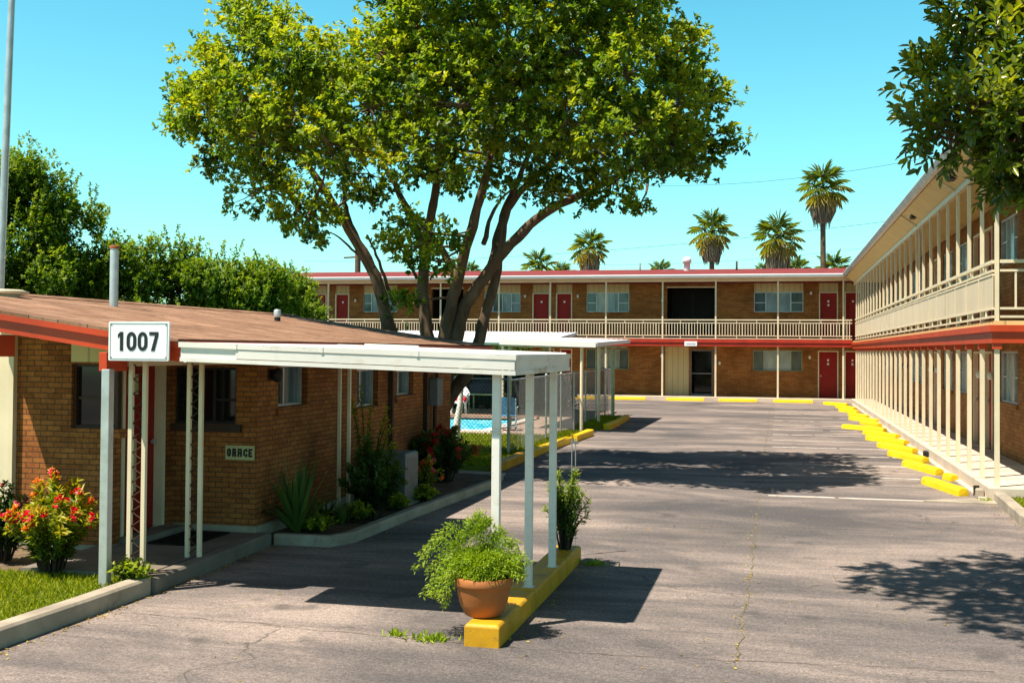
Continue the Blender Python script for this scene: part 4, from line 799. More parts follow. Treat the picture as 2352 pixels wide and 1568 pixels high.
# air conditioner
ac = thing('condenser_unit', (-5.0, 16.2, 0), 'grey metal air conditioning unit among the flowers beside the brick wall', 'air conditioner')
a0 = gz(931, 1160, .08); mb = MB(); mb.rbox((a0.x-.5, a0.y, .1), (a0.x, a0.y+.55, .78), .02); mb.build('casing', 'metal', ac, bevel=.012)
mb = MB()
for i in range(14): mb.box((a0.x+.001, a0.y+.05, .18+i*.038), (a0.x+.008, a0.y+.5, .19+i*.038)); mb.box((a0.x-.46, a0.y-.008, .18+i*.038), (a0.x-.04, a0.y-.001, .19+i*.038))
mb.build('louvre', 'metal', ac); mb = MB(); mb.box((a0.x-.55, a0.y-.05, .05), (a0.x+.05, a0.y+.6, .1)); mb.build('base_pad', 'concrete', ac)
# ------------------------------------------------------------------ trees
def P20(x, y, Y): return gy(x, y, Y)
big = thing('shade_tree', (-6.6, 20.9, 0), 'large spreading multi-stemmed shade tree rising behind the office roof', 'tree')
bx, by = gy(968, 900, 20.9).x, 20.9
stems = [([(905, 800, .0), (888, 735, -.1), (868, 650, -.3), (822, 560, -.5), (772, 480, -.7), (735, 420, -.8), (680, 340, -1.)], .165, .05),
 ([(895, 745, .1), (862, 640, .1), (838, 590, .0), (800, 500, .3), (790, 440, .6), (800, 340, .9)], .09, .03),
 ([(985, 830, .1), (978, 740, .1), (972, 640, .2), (985, 520, .3), (1000, 440, .3), (1015, 330, .2), (1030, 200, 0)], .155, .05),
 ([(974, 575, .2), (945, 500, .5), (915, 440, .8), (870, 350, 1.2), (840, 250, 1.4)], .09, .03),
 ([(1010, 830, -.2), (1028, 740, -.3), (1052, 640, -.5), (1085, 520, -.8), (1112, 420, -1.), (1135, 310, -1.2), (1160, 180, -1.2)], .15, .05),
 ([(1052, 640, -.4), (1012, 570, 0), (985, 535, .4), (930, 470, .9)], .08, .04),
 ([(1035, 835, -.1), (1062, 720, -.2), (1110, 640, -.3), (1175, 560, -.4), (1250, 490, -.5), (1350, 440, -.8), (1460, 385, -1.), (1560, 330, -1.1)], .16, .04),
 ([(1130, 615, -.3), (1145, 540, .2), (1165, 470, .6), (1200, 390, .9), (1250, 270, 1.1)], .10, .03),
 ([(1085, 835, .1), (1110, 740, .2), (1135, 650, .3), (1148, 570, .3), (1168, 480, .5), (1215, 420, .6), (1290, 350, .8), (1370, 240, .9)], .13, .04),
 ([(905, 700, 0), (870, 600, -.4), (845, 540, -.6)], .04, .015), ([(845, 610, -.2), (800, 565, -.4), (770, 540, -.5), (740, 530, -.5)], .028, .008),
 ([(960, 640, .2), (935, 600, .1), (915, 560, 0)], .035, .012), ([(770, 480, -.7), (730, 465, -.9), (690, 470, -1.)], .05, .015), ([(1112, 560, -.7), (1135, 480, -.2), (1180, 430, .2)], .05, .015)]
mb = MB(); tips = []
for pts_, r0, r1 in stems:
    W_ = [gy(x, y, 20.7+o) for x, y, o in pts_]
    if pts_[0][1] >= 790:
        base = Vector((bx+(W_[0].x-bx)*.45, by, 0)); mid = Vector((W_[0].x*.42+bx*.58, 20.85, W_[0].z*.5)); W_ = [base, mid]+W_; r0 *= 1.08
    q = limb(mb, W_, r0, r1, 10, 5, .015); tips += q[len(q)//3:]
mb.lathe((bx, by, -.05), [(.65, 0), (.48, .12), (.40, .35), (.34, .8), (.15, 1.2)], 14)
trunk = mb.build('trunk', 'bark', big)
blobs = [(470,270,70),(480,170,75),(560,90,85),(560,220,95),(520,345,75),(600,330,90),(600,430,75),(680,465,68),(730,505,40),(660,130,80),(680,260,100),(760,170,85),(760,330,90),(570,15,55),(655,60,50),
 (870,120,90),(850,250,100),(850,400,75),(940,180,100),(960,60,85),(960,330,95),(910,-60,90),(1040,-60,110),(1050,100,110),(1060,240,110),(1050,380,75),(1180,-60,110),(1180,100,110),(1180,250,110),(1170,370,70),(1320,-40,110),(1320,120,110),(1300,270,105),(1290,385,65),(1440,10,95),(1440,170,110),(1430,300,100),(1410,410,55),(1555,120,75),(1560,235,85),(1550,335,70),(1620,200,45),(1640,310,50),(1600,375,38),(1360,455,28),(1690,322,16),(1470,470,18),(430,215,40),(425,290,35),
 (930,515,45),(900,570,32),(1020,540,38),(1010,600,32),(962,590,26),(925,690,24),(1000,-190,130),(1190,-220,140),(1400,-150,110),(720,530,22),(640,500,30),(1245,440,35)]
fo = Fol(); tw = MB(); tipa = np.array([tuple(v) for v in tips])
for (x, y, r) in blobs:
    low = y > 340 and r >= 50
    depths = [rng.uniform(-.9, .9)] if low else [rng.uniform(-.6, .6)] if r < 60 else [-1.5+rng.uniform(-.45, .45), 1.3+rng.uniform(-.5, .5)]
    edge = min(1., max(0., min(x-400, 1700-x)/260.))
    for dy in depths:
        Y = 19.0+dy*(.35+.75*edge); c = gy(x, y, Y); R = r*Y/F
        n = int(36*(R/.7)**2)+4
        u = rdir(n); rad = np.where(rng.random((n, 1)) < .14, rng.uniform(1.1, 1.32, (n, 1)), rng.uniform(.62, 1.12, (n, 1))); cc = np.array(c)+u*rad*R*np.array([1, .95, .9])
        for q in range(n):
            k = int(rng.integers(5, 11)); axis = norm(u[q:q+1]*.7+np.array([[0, 0, .45]])+rng.normal(size=(1, 3))*.3)
            ct = cc[q]+rng.normal(size=(k, 3))*np.array([.13, .13, .09]); clump_tone = rng.normal()*.14
            fo.rosettes(ct, np.repeat(axis, k, 0)+rng.normal(size=(k, 3))*.45, 8, .090, .050, np.full(k, .50+.24*float(u[q, 2])+clump_tone), len_=.09)  # leaf tint lighter towards each blob's top, plus random tone per clump
        j = np.argmin(np.sum((tipa-np.array(c))**2, 1)); a = Vector(tipa[j])
        if (a-c).length > .15: limb(tw, [a, a.lerp(c, .5)+Vector((random.uniform(-.1, .1), random.uniform(-.1, .1), random.uniform(-.12, .05))), c], .030, .012, 6, 4, .01)
        for q in range(0, n, 3): tw.tube([c, c.lerp(Vector(cc[q]), .5)+Vector((0, 0, -.05)), Vector(cc[q])], [.012, .008, .004], 4, cap=False)
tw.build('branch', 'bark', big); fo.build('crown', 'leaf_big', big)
# hedge of trees behind the office
def bush_tree(nm, x, Y, top, wid, seed, label, dens=1., mat='leaf_hedge', low=.6, group=None):
    g = np.random.default_rng(seed); t_ = thing(nm, (x, Y, 0), label, 'tree', group); mb = MB()
    for k in range(4): limb(mb, [(x+random.uniform(-.2, .2), Y, 0), (x+random.uniform(-.5, .5)*wid*.5, Y+random.uniform(-.4, .4), top*.35), (x+random.uniform(-.8, .8)*wid*.6, Y+random.uniform(-.6, .6), top*.75)], .11, .03, 7)
    mb.build('trunk', 'barkd', t_); f = Fol(); nb = int(40*dens)
    for i in range(nb):
        a = g.uniform(0, 2*math.pi); h = g.uniform(0, 1); env = wid*(1-.62*max(0, (h-.35)/.65)**1.4)*(.75+.25*min(1, h/.2)); rr_ = env*math.sqrt(g.uniform(.15, 1)); R = g.uniform(.45, .8)*(wid/2.2)**.5
        c = np.array([x+rr_*math.cos(a), Y+rr_*math.sin(a)*.8, low+(top-low-.5)*h]); n = int(40*R*R/.36)
        u = norm(g.normal(size=(n, 3))); cc = c+u*g.uniform(.5, 1.1, (n, 1))*R; k = 5
        ct = np.repeat(cc, k, 0)+g.normal(size=(n*k, 3))*.11
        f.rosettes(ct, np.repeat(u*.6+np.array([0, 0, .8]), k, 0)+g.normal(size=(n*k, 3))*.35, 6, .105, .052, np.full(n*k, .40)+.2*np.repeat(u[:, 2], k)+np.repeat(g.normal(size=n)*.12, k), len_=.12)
    ns = int(30*wid/2*dens)
    for i in range(ns):     # upright shoots
        a = g.uniform(0, 2*math.pi); rr_ = wid*.85*math.sqrt(g.uniform(0, 1)); h0 = top-.5-.9*(rr_/wid)**2*top*.45; L = g.uniform(.5, 1.25)
        p0 = np.array([x+rr_*math.cos(a), Y+rr_*math.sin(a)*.8, h0-.3]); dirv = np.array([g.normal()*.16+.25*math.cos(a)*rr_/wid, g.normal()*.16, 1.]); m = int(L/.05)
        s = np.linspace(0, 1, m)[:, None]; ct = p0+dirv*L*s+g.normal(size=(m, 3))*.035*(1.3-s)
        f.rosettes(ct, np.repeat(dirv[None], m, 0)+g.normal(size=(m, 3))*.2, 5, .09, .045, np.full(m, .45+g.normal()*.1)+.1*s[:, 0], len_=.05)
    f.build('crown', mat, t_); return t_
HG = [(-70, 345, 29, 2.2, 'tallest dark green tree at the left edge behind the white pole'), (60, 358, 29.5, 2.3, 'tall green tree with ragged upright shoots left of the flue pipe'), (180, 450, 30.5, 1.9, 'green tree stepping down right beside the tallest one'), (300, 540, 31, 1.7, 'bushy green tree directly right of the rising flue pipe'), (415, 548, 32, 1.7, 'bright bushy tree with spiky top in the middle of the hedge row'),
      (520, 578, 33, 1.6, 'rounded green tree third from the right end of the hedge row'), (610, 598, 34.5, 1.5, 'low green tree near the right end of the hedge row'), (672, 618, 36, 1.2, 'last low tree of the hedge row touching the far motel wing')]
for i, (px_, py_, Y, wd, lb) in enumerate(HG):
    p = gy(px_, py_, Y); bush_tree('hedge_tree', p.x, Y, p.z+.1, wd, 40+i, lb, 1.0, group='hedge trees behind the office')
for i, (px_, Y, tp) in enumerate(((120, 36, 5.2), (350, 37, 4.6), (560, 40, 4.4))):
    bush_tree('hedge_tree', gy(px_, 600, Y).x, Y, tp, 2.2, 60+i, ('shadowed tree at the back of the hedge row, '+('leftmost of three' if i == 0 else 'middle of three' if i == 1 else 'rightmost of three')), .7, group='hedge trees behind the office')
for i, (px_, Y, tp, lb) in enumerate(((1005, 41.2, 2.6, 'dark shrub mass in the shade beyond the left end of the pool'), (1090, 40.9, 2.2, 'dark shrub beyond the pool behind the patio table'), (1165, 41.0, 2.4, 'dark shrub beyond the pool, behind the blue chair'), (1235, 40.6, 2.1, 'dark shrub beyond the pool deck at the right end of the dark shrub row'), (920, 41.5, 2.8, 'dark shrub mass mostly hidden behind the big tree trunk'))):
    bush_tree('dark_shrub', gy(px_, 900, Y).x, Y, tp, 1.15, 80+i, lb, .8, 'leaf_dark', .2, group='dark shrubs beyond the pool')
# foreground tree at the right
rt = thing('leafy_tree', (5.2, 10.6, 0), 'glossy-leaved tree hanging into the upper right corner near the camera', 'tree')
mb = MB(); fork = Vector((4.9, 10.5, 2.6)); q = limb(mb, [(5.2, 10.6, 0), (5.1, 10.6, 1.3), fork], .2, .15, 12, 5)
f = Fol(); rtb = []
def on(x, y, Y, r): p = gy(x, y, Y); rtb.append((np.array(p), r*Y/F))
for a in ((2175, 300, 9.6, 58), (2140, 262, 9.9, 28), (2135, 205, 9.7, 36), (2185, 160, 9.8, 52), (2215, 90, 9.9, 55), (2245, 20, 10., 60), (2255, 240, 9.5, 85), (2285, 140, 9.7, 85), (2335, 360, 9.5, 70), (2350, 260, 9.4, 90), (2275, 325, 9.8, 55), (2290, 425, 9.6, 30), (2360, 60, 9.8, 100), (2420, 400, 9.5, 70), (2430, 310, 9.5, 100), (2450, 160, 9.6, 130), (2310, -60, 10., 100), (2450, -60, 10., 140), (2560, 280, 9.8, 130), (2600, 60, 10, 150), (2112, 300, 9.7, 18), (2280, -170, 10, 90)): on(*a)
for x, y, z, r in ((-1.5, 10.15, 6.0, .42), (-.8, 10.4, 6.2, .55), (-.9, 9.6, 6.1, .5), (-1.7, 9.5, 6.0, .3), (-.3, 8.8, 6.2, .5), (-.9, 8.3, 6.0, .4), (-.2, 7.7, 6.1, .55), (-1.2, 8.9, 6.0, .35), (.1, 10.6, 6.3, .55), (.0, 9.7, 6.2, .5), (.2, 7.0, 6.0, .4), (-.2, 11.2, 6.2, .4),  # unseen high clumps, placed to cast the leaf shadow on the drive
      (1.2, 11.2, 7.0, .8), (2.2, 11.2, 6.9, .9), (3.3, 11, 6.6, 1.1), (4.6, 11., 6.6, 1.2), (5.9, 10.8, 5.6, 1.3), (4.2, 11, 5.2, 1.), (5.0, 11.5, 4.6, 1.2)): rtb.append((np.array((x+(.3 if x < .5 else 0), y-(.5 if x < .5 else 0), z+(.35 if x < .5 else 0))), r))
hub = [fork, Vector((4.0, 10.2, 4.2)), Vector((3.0, 10.0, 5.8)), Vector((1.2, 10.0, 6.1))]
limb(mb, hub+[Vector((-1., 9.8, 6.1))], .12, .02, 9); limb(mb, [Vector((1.2, 10.0, 6.1)), Vector((.4, 8.8, 6.1)), Vector((.0, 7.4, 6.05))], .05, .015, 7); limb(mb, [fork, Vector((3.6, 10., 3.3)), Vector((2.4, 9.7, 3.7))], .08, .02, 8)
for c, R in rtb:
    cv = Vector(c); h = min(hub+[Vector((2.4, 9.7, 3.7)), Vector((3.2, 10, 3.4)), Vector((.1, 10, 6.1))], key=lambda v: (v-cv).length); limb(mb, [h, h.lerp(cv, .5)+Vector((0, 0, -.06)), cv], .03, .012, 6, 4, .01)
    n = int(44*(R/.35)**1.7)+7; u = rdir(n); cc = c+u*rng.uniform(.35, 1.1, (n, 1))*R
    for q in range(n):     # leafy twig: alternate leaves along a stem
        ax = u[q]*.9+np.array([0, 0, .35])+rng.normal(size=3)*.35; ax /= np.linalg.norm(ax); Lt = rng.uniform(.16, .30); m = 11
        s = np.linspace(0, 1, m)[:, None]; ps_ = cc[q]+ax*Lt*s; side = np.cross(ax, rdir(1)[0]); side /= np.linalg.norm(side); oth = np.cross(ax, side); ang = np.arange(m)[:, None]*2.4
        dd_ = side*np.cos(ang)+oth*np.sin(ang); d_ = ax*(.45+.5*s)+dd_*(1.0-.5*s); nn_ = ax*.35-dd_*.2+SUNV*.8+rng.normal(size=(m, 3))*.2
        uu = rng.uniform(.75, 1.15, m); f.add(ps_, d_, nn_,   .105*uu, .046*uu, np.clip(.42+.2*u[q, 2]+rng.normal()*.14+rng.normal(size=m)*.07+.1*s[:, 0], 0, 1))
        if q % 3 == 0: mb.tube([c, cc[q], cc[q]+ax*Lt], [.008, .005, .002], 4, cap=False)
mb.build('trunk', 'bark', rt); f.build('crown', 'leaf_right', rt)
# palms beyond the far wing
def palm(px, pytop, pyskirt0, pyskirt1, wpx, Y, label, seed, skirt=True, group='fan palms beyond the far wing'):
    g = np.random.default_rng(seed); top = gy(px, pytop, Y); s0 = gy(px, pyskirt0, Y).z; s1 = gy(px, pyskirt1, Y).z; R = wpx*Y/F*.5
    x = top.x; hub_ = np.array([x, Y, s0+(top.z-s0)*.30]); t_ = thing('fan_palm', (x, Y, 0), label, 'palm tree', group)
    mb = MB(); mb.tube([(x, Y, 0), (x+.05, Y, s1*.5), (x, Y, s0+.3)], [.30, .20, .17], 10); mb.build('trunk', 'bark', t_)
    if skirt:
        mb = MB(); H = s0-s1; mb.lathe((x, Y, s1), [(.2, -.05), (R*.26, .05), (R*.32, H*.3), (R*.43, H*.7), (R*.42, H*.95), (R*.26, H*1.15), (.1, H*1.25)], 18)
        for k in range(46):
            a = k*2*math.pi/46+g.normal()*.05; r0 = R*g.uniform(.34, .47); r1 = R*g.uniform(.22, .35); mb.tube([(x+r0*math.cos(a), Y+r0*math.sin(a), s1+H*g.uniform(.85, 1.1)), (x+r0*1.06*math.cos(a), Y+r0*1.06*math.sin(a), s1+H*.5), (x+r1*1.1*math.cos(a), Y+r1*1.1*math.sin(a), s1-g.uniform(0, .25)*H)], [.05, .06, .01], 4, cap=False)
        mb.build('dead_skirt', 'thatch', t_)
    st_ = MB(); f = Fol(); nf = 28
    for i in range(nf):
        el = math.radians(88-150*((i+.5)/nf)**.9); az = i*2.39996+g.normal()*.2; ln = R*(.50+.16*g.random()); dv = np.array([math.cos(az)*math.cos(el), math.sin(az)*math.cos(el), math.sin(el)]); dv2 = dv+np.array([0, 0, -.25]); dv2 /= np.linalg.norm(dv2)
        tipp = hub_+dv*ln*.5+dv2*ln*.5; st_.tube([hub_, hub_+dv*ln*.5, tipp], [.035, .025, .018], 4, cap=False)
        sd_ = np.cross(dv2, [0, 0, 1.]); sd_ = sd_/(np.linalg.norm(sd_)+1e-6); upv = np.cross(sd_, dv2); m = 13; th = np.linspace(-1.95, 1.95, m)[:, None]
        dl = dv2*np.cos(th)+sd_*np.sin(th)+np.array([0, 0, -.18])*np.abs(th)*.5; Lf = R*.66*(1-.25*np.abs(th[:, 0])/1.95)*g.uniform(.85, 1.1)
        f.add(np.repeat(tipp[None], m, 0), dl, np.repeat(upv[None], m, 0)+g.normal(size=(m, 3))*.15, Lf, np.full(m, R*.05), np.clip(np.full(m, .62-.32*math.sin(el)+g.normal()*.10+(.28 if el < -.45 else 0)), 0, 1))
    st_.build('frond_stalk', 'leaf_palm', t_); f.build('crown', 'leaf_palm', t_, droop=.35)
palm(1890, 372, 458, 512, 112, 78, 'tallest fan palm with long bare trunk near the right wing roof', 1)
palm(1787, 488, 572, 640, 112, 76, 'fan palm with broad dead skirt cut off by the roof, left of the tallest', 2)
palm(1635, 478, 556, 600, 100, 80, 'fan palm with short skirt on a visible trunk, beside the white roof vent', 3)
palm(1355, 520, 592, 640, 90, 84, 'fan palm with dead skirt resting low behind the roof, right of the big tree', 4)
palm(1238, 560, 640, 680, 84, 86, 'low fan palm showing only its fronds, beside the big tree crown', 5, False)
palm(1290, 590, 650, 690, 62, 92, 'smallest yellowish palm tuft between two larger palms', 6, False)
palm(1915, 582, 640, 680, 80, 92, 'low palm head at the foot of the tallest palm', 7, False)
palm(1828, 590, 640, 680, 66, 95, 'low palm head half hidden right of the broad skirted palm', 8, False)
palm(1752, 594, 640, 680, 44, 95, 'tiny palm tuft left of the broad skirted palm', 9, False)
palm(1515, 604, 640, 680, 62, 96, 'rounded palm top barely showing over the middle of the roof', 10, False)
palm(1082, 598, 640, 680, 56, 96, 'tiny palm tuft seen between the stems of the big tree', 11, False)
# utility pole, wires
up_ = thing('utility_pole', (gy(822, 600, 70).x, 70, 0), 'brown wooden utility pole behind the far roof left of the tree stems', 'utility pole')
p = gy(822, 585, 70); MB().tube([(p.x, 70, 0), (p.x, 70, p.z+.4)], .19, 9).build('pole', 'bark', up_); a = gy(790, 592, 70); b_ = gy(850, 588, 70); MB().tube([a, b_], .06, 6).build('crossarm', 'bark', up_)
for i, (x0, y0, x1, y1, Y0, Y1, lb) in enumerate(((1440, 424, 2180, 352, 75, 60, 'thin faint wire crossing the sky high above the palms'), (700, 600, 2080, 503, 70, 58, 'thin wire crossing the sky just above the far roof, rising to the right wing'), (1250, 604, 2060, 560, 90, 80, 'faint lowest wire behind the palms'))):
    a = gy(x0, y0, Y0); b_ = gy(x1, y1, Y1); pts_ = [a.lerp(b_, k/14)-Vector((0, 0, 4*.6*(k/14)*(1-k/14))) for k in range(15)]; tag(MB().tube(pts_, .010, 4).build('overhead_wire', 'dark'), lb, 'wire', 'overhead wires')
# ------------------------------------------------------------------ garden plants
def stem_bush(nm, loc, h, wd, nst, label, cat, lmat, seed, leaf=(.075, .024), lean=.5, flowers=None, stem='barkd', dens=.022, tint=(.2, .75), kleaf=2, group=None, bush=True):
    g = np.random.default_rng(seed); t_ = thing(nm, loc, label, cat, group); mb = MB(); f = Fol(); L0 = np.array(loc); tipsl = []
    for i in range(nst):
        a = g.uniform(0, 2*math.pi); r = wd*math.sqrt(g.uniform(0, 1)); hh = h*(1-.45*(r/wd)**2)*g.uniform(.75, 1.05); b0 = L0+np.array([r*.22*math.cos(a), r*.22*math.sin(a), 0]); e = L0+np.array([r*math.cos(a), r*math.sin(a), hh]); m0 = b0*.5+e*.5+np.array([-.1*r*math.cos(a), -.1*r*math.sin(a), hh*.12])
        q = [Vector(b0), Vector(m0), Vector(e)]; qs = smooth(q, 6); mb.tube(qs, [.011-.008*k/(len(qs)-1) for k in range(len(qs))], 5, cap=False); A = np.array([tuple(v) for v in qs]); tipsl.append((A[-1], A[-1]-A[-2]))
        ln = np.linalg.norm(np.diff(A, axis=0), axis=1).sum(); m = max(6, int(ln/dens)); s = np.linspace(.22 if bush else .3, 1, m); idx = s*(len(A)-1); i0 = np.minimum(idx.astype(int), len(A)-2); fr_ = (idx-i0)[:, None]; pos = A[i0]*(1-fr_)+A[i0+1]*fr_; ax = A[i0+1]-A[i0]
        k = kleaf; pos = np.repeat(pos, k, 0)+g.normal(size=(m*k, 3))*.012; ax = np.repeat(ax, k, 0); ss = np.repeat(s, k)
        f.rosettes(pos, ax, 1, leaf[0], leaf[1], np.clip(tint[0]+(tint[1]-tint[0])*ss**1.6+g.normal(size=m*k)*.1, 0, 1), spread=1., len_=.01)
    mb.build('stem', stem, t_); f.build('foliage', lmat, t_)
    if flowers:
        mat, frac, n, sz = flowers
        for k, (p, d) in enumerate(tipsl):
            if g.random() > frac: continue
            ff = Fol(); c = p+g.normal(size=(n, 3))*sz*.42; ff.rosettes(c, np.repeat(d[None], n, 0)+g.normal(size=(n, 3))*.03, 6, sz*.55, sz*.38, g.uniform(.1, .9, n), spread=1.1, len_=.01)
            ff.build('flower', mat[k % len(mat)], t_)
    return t_
c0 = gz(118, 1318, .09)
stem_bush('flowering_shrub', (c0.x, c0.y, .09), .95, .40, 54, 'sunlit yellow-green shrub topped with red flowers beside the steel post', 'shrub', 'leaf_yel', 11, (.075, .02), flowers=(('petal_red', 'petal_red', 'petal_red', 'petal_or'), .6, 6, .06), dens=.013, tint=(.05, .82))
c1 = gz(8, 1295, .09); stem_bush('flowering_shrub', (c1.x-.12, c1.y+.15, .09), .75, .34, 30, 'darker pink-flowered shrub cut off by the left edge of the photo', 'shrub', 'leaf_dark', 12, (.06, .022), flowers=(('petal_pink', 'petal_red'), .7, 5, .045), dens=.016, tint=(.2, .9))
# sword plant
def sword(nm, loc, n, h, label, seed, mat='leaf_aga', w_=.05):
    g = np.random.default_rng(seed); mb = MB(); t_ = thing(nm, loc, label, 'plant'); V = []; Fc = []; ti = []
    for i in range(n):
        a = g.uniform(0, 2*math.pi); el = g.uniform(.12, 1.0)**1.2; L = h*g.uniform(.65, 1.05); d = np.array([math.cos(a), math.sin(a), 0]); s = np.array([-d[1], d[0], 0]); tt = g.uniform(.1, .9); k = 7; n0 = len(V)
        for j in range(k):
            u = j/(k-1); p = np.array(loc)+d*(.04+L*el*.65*u+el*.25*L*u*u)+np.array([0, 0, L*(u*(1-.25*el)-el*el*.42*u*u)]); wv = w_*(1-u**2.2)*.5*(.6+.8*min(1, u*4)/1)+.002
            V += [p-s*wv, p+np.array([0, 0, -.3*wv]), p+s*wv]; ti += [tt]*3
            if j: b = n0+3*(j-1); Fc += [(b, b+1, b+4, b+3), (b+1, b+2, b+5, b+4)]
    mb.add(V, Fc, 0, True); o = mb.build('sword_leaves', mat, t_); at = o.data.attributes.new('tint', 'FLOAT', 'POINT'); at.data.foreach_set('value', ti); return t_
a = gz(682, 1222, .08); sword('sword_plant', (a.x, a.y, .08), 56, 1.0, 'spiky sword-leaved plant in the bed beside the porch corner', 5)
a = gz(742, 1205, .08); sword('sword_plant', (a.x-.1, a.y+.3, .08), 26, .38, 'low dark strappy plant spilling between the spiky plant and the thin cream posts', 6, 'leaf_dark', .03)
a = gz(790, 1200, .08); sword('sword_plant', (a.x, a.y-.1, .08), 30, .30, 'low arching green plant at the foot of the thin cream double post', 7, 'leaf_aga', .028)
a = gz(858, 1195, .08); stem_bush('dark_shrub', (a.x-.05, a.y+.1, .08), .98, .42, 60, 'dense dark green shrub in front of the grey air conditioning unit', 'shrub', 'leaf_dark', 13, (.075, .026), dens=.014, tint=(.1, .8))
a = gz(850, 1180, .08); stem_bush('tall_shrub', (a.x-.25, a.y+.55, .08), 1.75, .42, 12, 'tall wispy yellow-green shrub rising above the dark shrub against the brick wall', 'shrub', 'leaf_yel', 14, (.05, .02), dens=.03, tint=(.15, .62), kleaf=2, bush=False)
a = gz(965, 1140, .08); stem_bush('flowering_shrub', (a.x, a.y, .08), .62, .36, 26, 'small pink and orange flowered shrub just past the air conditioning unit', 'shrub', 'leaf_yel', 15, (.055, .024), flowers=(('petal_pink', 'petal_or', 'petal_pink'), .5, 6, .055), dens=.02, tint=(.1, .6))
a = gz(1015, 1108, .08); stem_bush('rose_bush', (a.x, a.y+.15, .08), .92, .55, 44, 'dark bush covered with red blooms at the far end of the flower bed', 'shrub', 'leaf_dark', 16, (.07, .032), flowers=(('petal_red',), .55, 7, .07), dens=.02, tint=(.15, .9))
a = gz(925, 1075, .08); stem_bush('dark_shrub', (-5.45, 17.2, .08), .8, .35, 24, 'dark shadowed shrub against the brick wall behind the flowers', 'shrub', 'leaf_dark', 17, (.08, .035), dens=.02)
a = gz(262, 1333, .1); stem_bush('ground_plant', (-5.62, 9.08, .1), .22, .2, 24, 'small leafy weed clump between the steel post and the porch post', 'plant', 'leaf_hedge', 18, (.05, .03), dens=.02, tint=(.3, .8))
for k_, (xx, yy, hh) in enumerate(((-5.2, 12.25, .2), (-5.0, 13.1, .24), (-4.95, 14.2, .22), (-4.85, 15.2, .2))):
    stem_bush('ground_plant', (xx, yy, .08), hh, .24, 34, ('low green ground plant in the bed near its front corner', 'low green ground plant in the bed by the second kerb length', 'low green ground plant under the dark shrub', 'low green ground plant at the foot of the air conditioning unit')[k_], 'plant', 'leaf_hedge', 90+k_, (.055, .03), dens=.02, tint=(.25, .8))
# island plant
stem_bush('island_shrub', (-2.13, 11.42, .16),   .85, .27, 28, 'dark upright shrub growing at the far end of the yellow kerb island', 'shrub', 'leaf_hedge', 19, (.05, .013), stem='barkd', dens=.012, tint=(.12, .7), kleaf=2)
# potted fern
py_ = 8.44; pot = thing('potted_fern', (-2.16, py_, .17), 'terracotta pot with feathery bright green fern on the front of the yellow kerb', 'potted plant')
pc = (gy(1110, 1432, py_).x, py_, .172)
mb = MB().lathe(pc, [(0, 0), (.125, .0), (.145, .012), (.185, .10), (.205, .20), (.21, .225), (.222, .23), (.226, .245), (.224, .29), (.212, .298), (.198, .292), (.192, .26), (0, .25)], 40); mb.build('pot', 'terra', pot)
mb = MB().lathe((pc[0], pc[1], pc[2]+.255), [(.19, 0), (.1, .015), (0, .02)], 20); mb.build('soil', 'soil', pot)
g = np.random.default_rng(21); f = Fol(); sm_ = MB(); C0 = np.array(pc)+np.array([0, 0, .26])
fr_list = [(g.uniform(0, 2*math.pi), g.uniform(.14, .34), g.uniform(.06, .22), g.uniform(.02, .2)) for i in range(64)]
fr_list += [(math.pi*1.0, .44, .24, .02), (math.pi*.96, .46, .26, .06), (math.pi*.99, .52, .36, .16), (math.pi*1.03, .53, .30, .08), (math.pi*.94, .50, .40, .2), (math.pi*1.06, .46, .2, -.12), (math.pi*1.05, .42, .20, -.06), (math.pi*1.1, .40, .18, -.10), (math.pi*1.15, .34, .16, -.08), (2.6, .2, .4, .42), (2.2, .16, .46, .46), (.9, .2, .36, .34), (1.5, .1, .42, .44), (.2, .3, .28, .2), (math.pi*.9, .38, .28, .12), (math.pi*1.2, .34, .12, -.12), (math.pi*1.07, .30, .12, -.2), (math.pi*.93, .30, .2, .1), (math.pi*1.02, .36, .2, .0), (math.pi*1.12, .38, .14, -.1), (math.pi*.98, .33, .16, .0),
  (.15, .34, .2, .14), (-.1, .32, .14, .06), (.4, .26, .3, .28), (2.4, .12, .38, .36), (1.9, .1, .42, .42), (2.9, .22, .36, .30), (-.6, .3, .12, .0), (math.pi*1.35, .28, .14, -.08), (-1.2, .24, .12, -.05), (1.2, .18, .3, .3), (.0, .3, .2, .12), (-.3, .3, .16, .05)]
for a, r, hm, he in fr_list:
    if math.sin(a) < -.5 and math.cos(a) > -.75: r = min(r, .2); he = max(he, .04)
    d = np.array([math.cos(a), math.sin(a), 0]); q = smooth([Vector(C0+d*.06), Vector(C0+d*r*.5+np.array([0, 0, hm])), Vector(C0+d*r+np.array([0, 0, he]))], 10); A = np.array([tuple(v) for v in q]); sm_.tube(q, .0022, 4, cap=False)
    m = len(A); s = np.linspace(0, 1, m); 
    for k in range(2, m):
        ax = A[k]-A[k-1]; ax /= np.linalg.norm(ax); n = 15; wid = .055*(1-.7*s[k])+.014; off = rdir(n); off -= ax*np.sum(off*ax, 1, keepdims=True)*.7; pp = A[k]+off*wid*g.uniform(.15, 1, (n, 1))+ax*g.uniform(-.02, .02, (n, 1)); f.add(pp, off+ax*.8, rdir(n)+np.array([0, 0, .8]), g.uniform(.018, .032, n), np.full(n, .008), np.clip(.35+.35*s[k]+g.normal(size=n)*.15, 0, 1))
sm_.build('frond_stem', 'leaf_fern', pot); f.build('fronds', 'leaf_fern', pot)
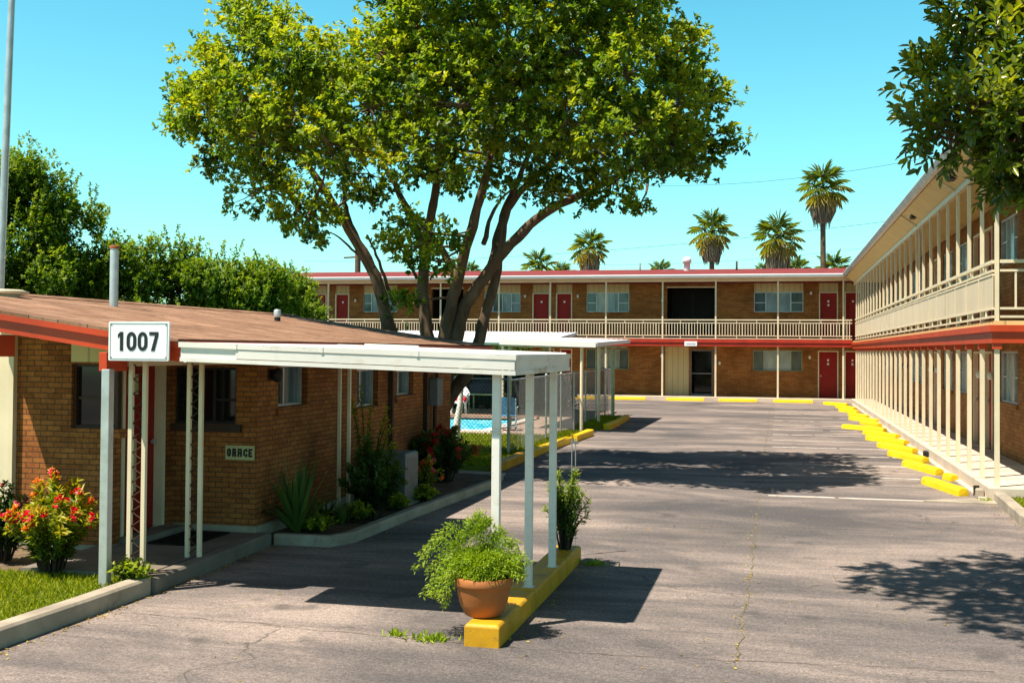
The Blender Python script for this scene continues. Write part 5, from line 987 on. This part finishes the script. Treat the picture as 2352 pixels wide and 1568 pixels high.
# ------------------------------------------------------------------ grass blades, weeds and fallen leaves
def grass(name, polys, n, h, z, label, seed, w_=.007):
    g = np.random.default_rng(seed); P_ = []
    for (x0, x1, y0, y1), fr_ in polys: k = int(n*fr_); P_.append(np.stack([g.uniform(x0, x1, k), g.uniform(y0, y1, k), np.full(k, z)], 1))
    p = np.concatenate(P_); k = len(p); d = g.normal(size=(k, 3))*np.array([.55, .55, 0])+np.array([0, 0, 1.]); pat = np.sin(p[:, 0]*2.3+np.sin(p[:, 1]*1.7)*1.5)*np.sin(p[:, 1]*1.9+1)*.5
    tt = np.clip(.42+.2*pat+g.normal(size=k)*.2, 0, 1); o = leaves(name, p, d, rdir(k), h*g.uniform(.5, 1.15, k)*(1+.25*pat), np.full(k, w_), tt, 'grass', droop=.35, fold=.1)
    return tag(o, label, 'grass', kind='stuff')
grass('grass', [((-9.5, -5.7, 6.4, 9.28), 1.)], 30000, .055, .085, 'short sunlit grass of the front lawn', 31, .006)
grass('grass', [((-12, -5.05, 20, 27.6), .85), ((-5.6, -4.9, 27.2, 29.2), .05), ((-5.58, -4.82, 31, 36.4), .1)], 38000, .085, .065, 'bright grass of the pool lawn and verge', 32, .012)
grass('grass', [((3.3, 6.5, 14.5, 17.9), 1.)], 14000, .06, .075, 'green grass in the lawn corner by the right wing', 33, .01)
g = np.random.default_rng(77); pts_ = []
def scatter(n, fx, fy): 
    for _ in range(n): pts_.append((fx(), fy()))
N_ = g.normal; U_ = g.uniform
scatter(260, lambda: -5.43+abs(N_())*.06, lambda: U_(6.6, 11.7)); scatter(150, lambda: -4.6+abs(N_())*.08, lambda: U_(12, 18)); scatter(120, lambda: -1.97+abs(N_())*.15, lambda: U_(8.2, 11.8)); scatter(160, lambda: U_(-5, 3), lambda: U_(6.5, 16)); scatter(150, lambda: U_(2.75, 3.1), lambda: U_(18, 36)); scatter(60, lambda: -.3+N_()*.03, lambda: U_(7.5, 16)); scatter(120, lambda: -4.85+abs(N_())*.1, lambda: U_(20, 30)); scatter(80, lambda: 3.05-abs(N_())*.08, lambda: U_(13.8, 18))
p = np.array([(x, y, .006) for x, y in pts_]); k = len(p); d = g.normal(size=(k, 3))*np.array([1, 1, .12])
tag(leaves('leaf_litter', p, d, np.array([0, 0, 1.])+g.normal(size=(k, 3))*.25, g.uniform(.014, .036, k), g.uniform(.008, .02, k), g.uniform(0, 1, k), 'litter', droop=.1), 'small dry yellow leaves scattered on the asphalt along the kerbs', 'leaf litter', kind='stuff')
def weeds(label, x, y, n, r, seed):
    g = np.random.default_rng(seed); p = np.stack([x+g.normal(size=n)*r, y+g.normal(size=n)*r*.4, np.full(n, .0)], 1); d = g.normal(size=(n, 3))*np.array([.6, .6, .2])+np.array([0, 0, .8]); tag(leaves('weed_tuft', p, d, rdir(n), g.uniform(.03, .08, n), g.uniform(.01, .02, n), g.uniform(.3, .9, n), 'leaf_fern', droop=.3), label, 'weed', kind='stuff')
weeds('small green weeds in the crack just left of the yellow kerb front', -2.55, 8.24, 90, .1, 1)
weeds('tiny weed sprig farther left of the yellow kerb front', -2.85, 8.3, 40, .04, 2)
weeds('green weed tuft on the asphalt beside the far end of the yellow island', -1.85, 11.55, 70, .08, 3)
weeds('green weed at the corner where the right kerb meets the walkway apron', 3.05, 18.05, 70, .08, 4)
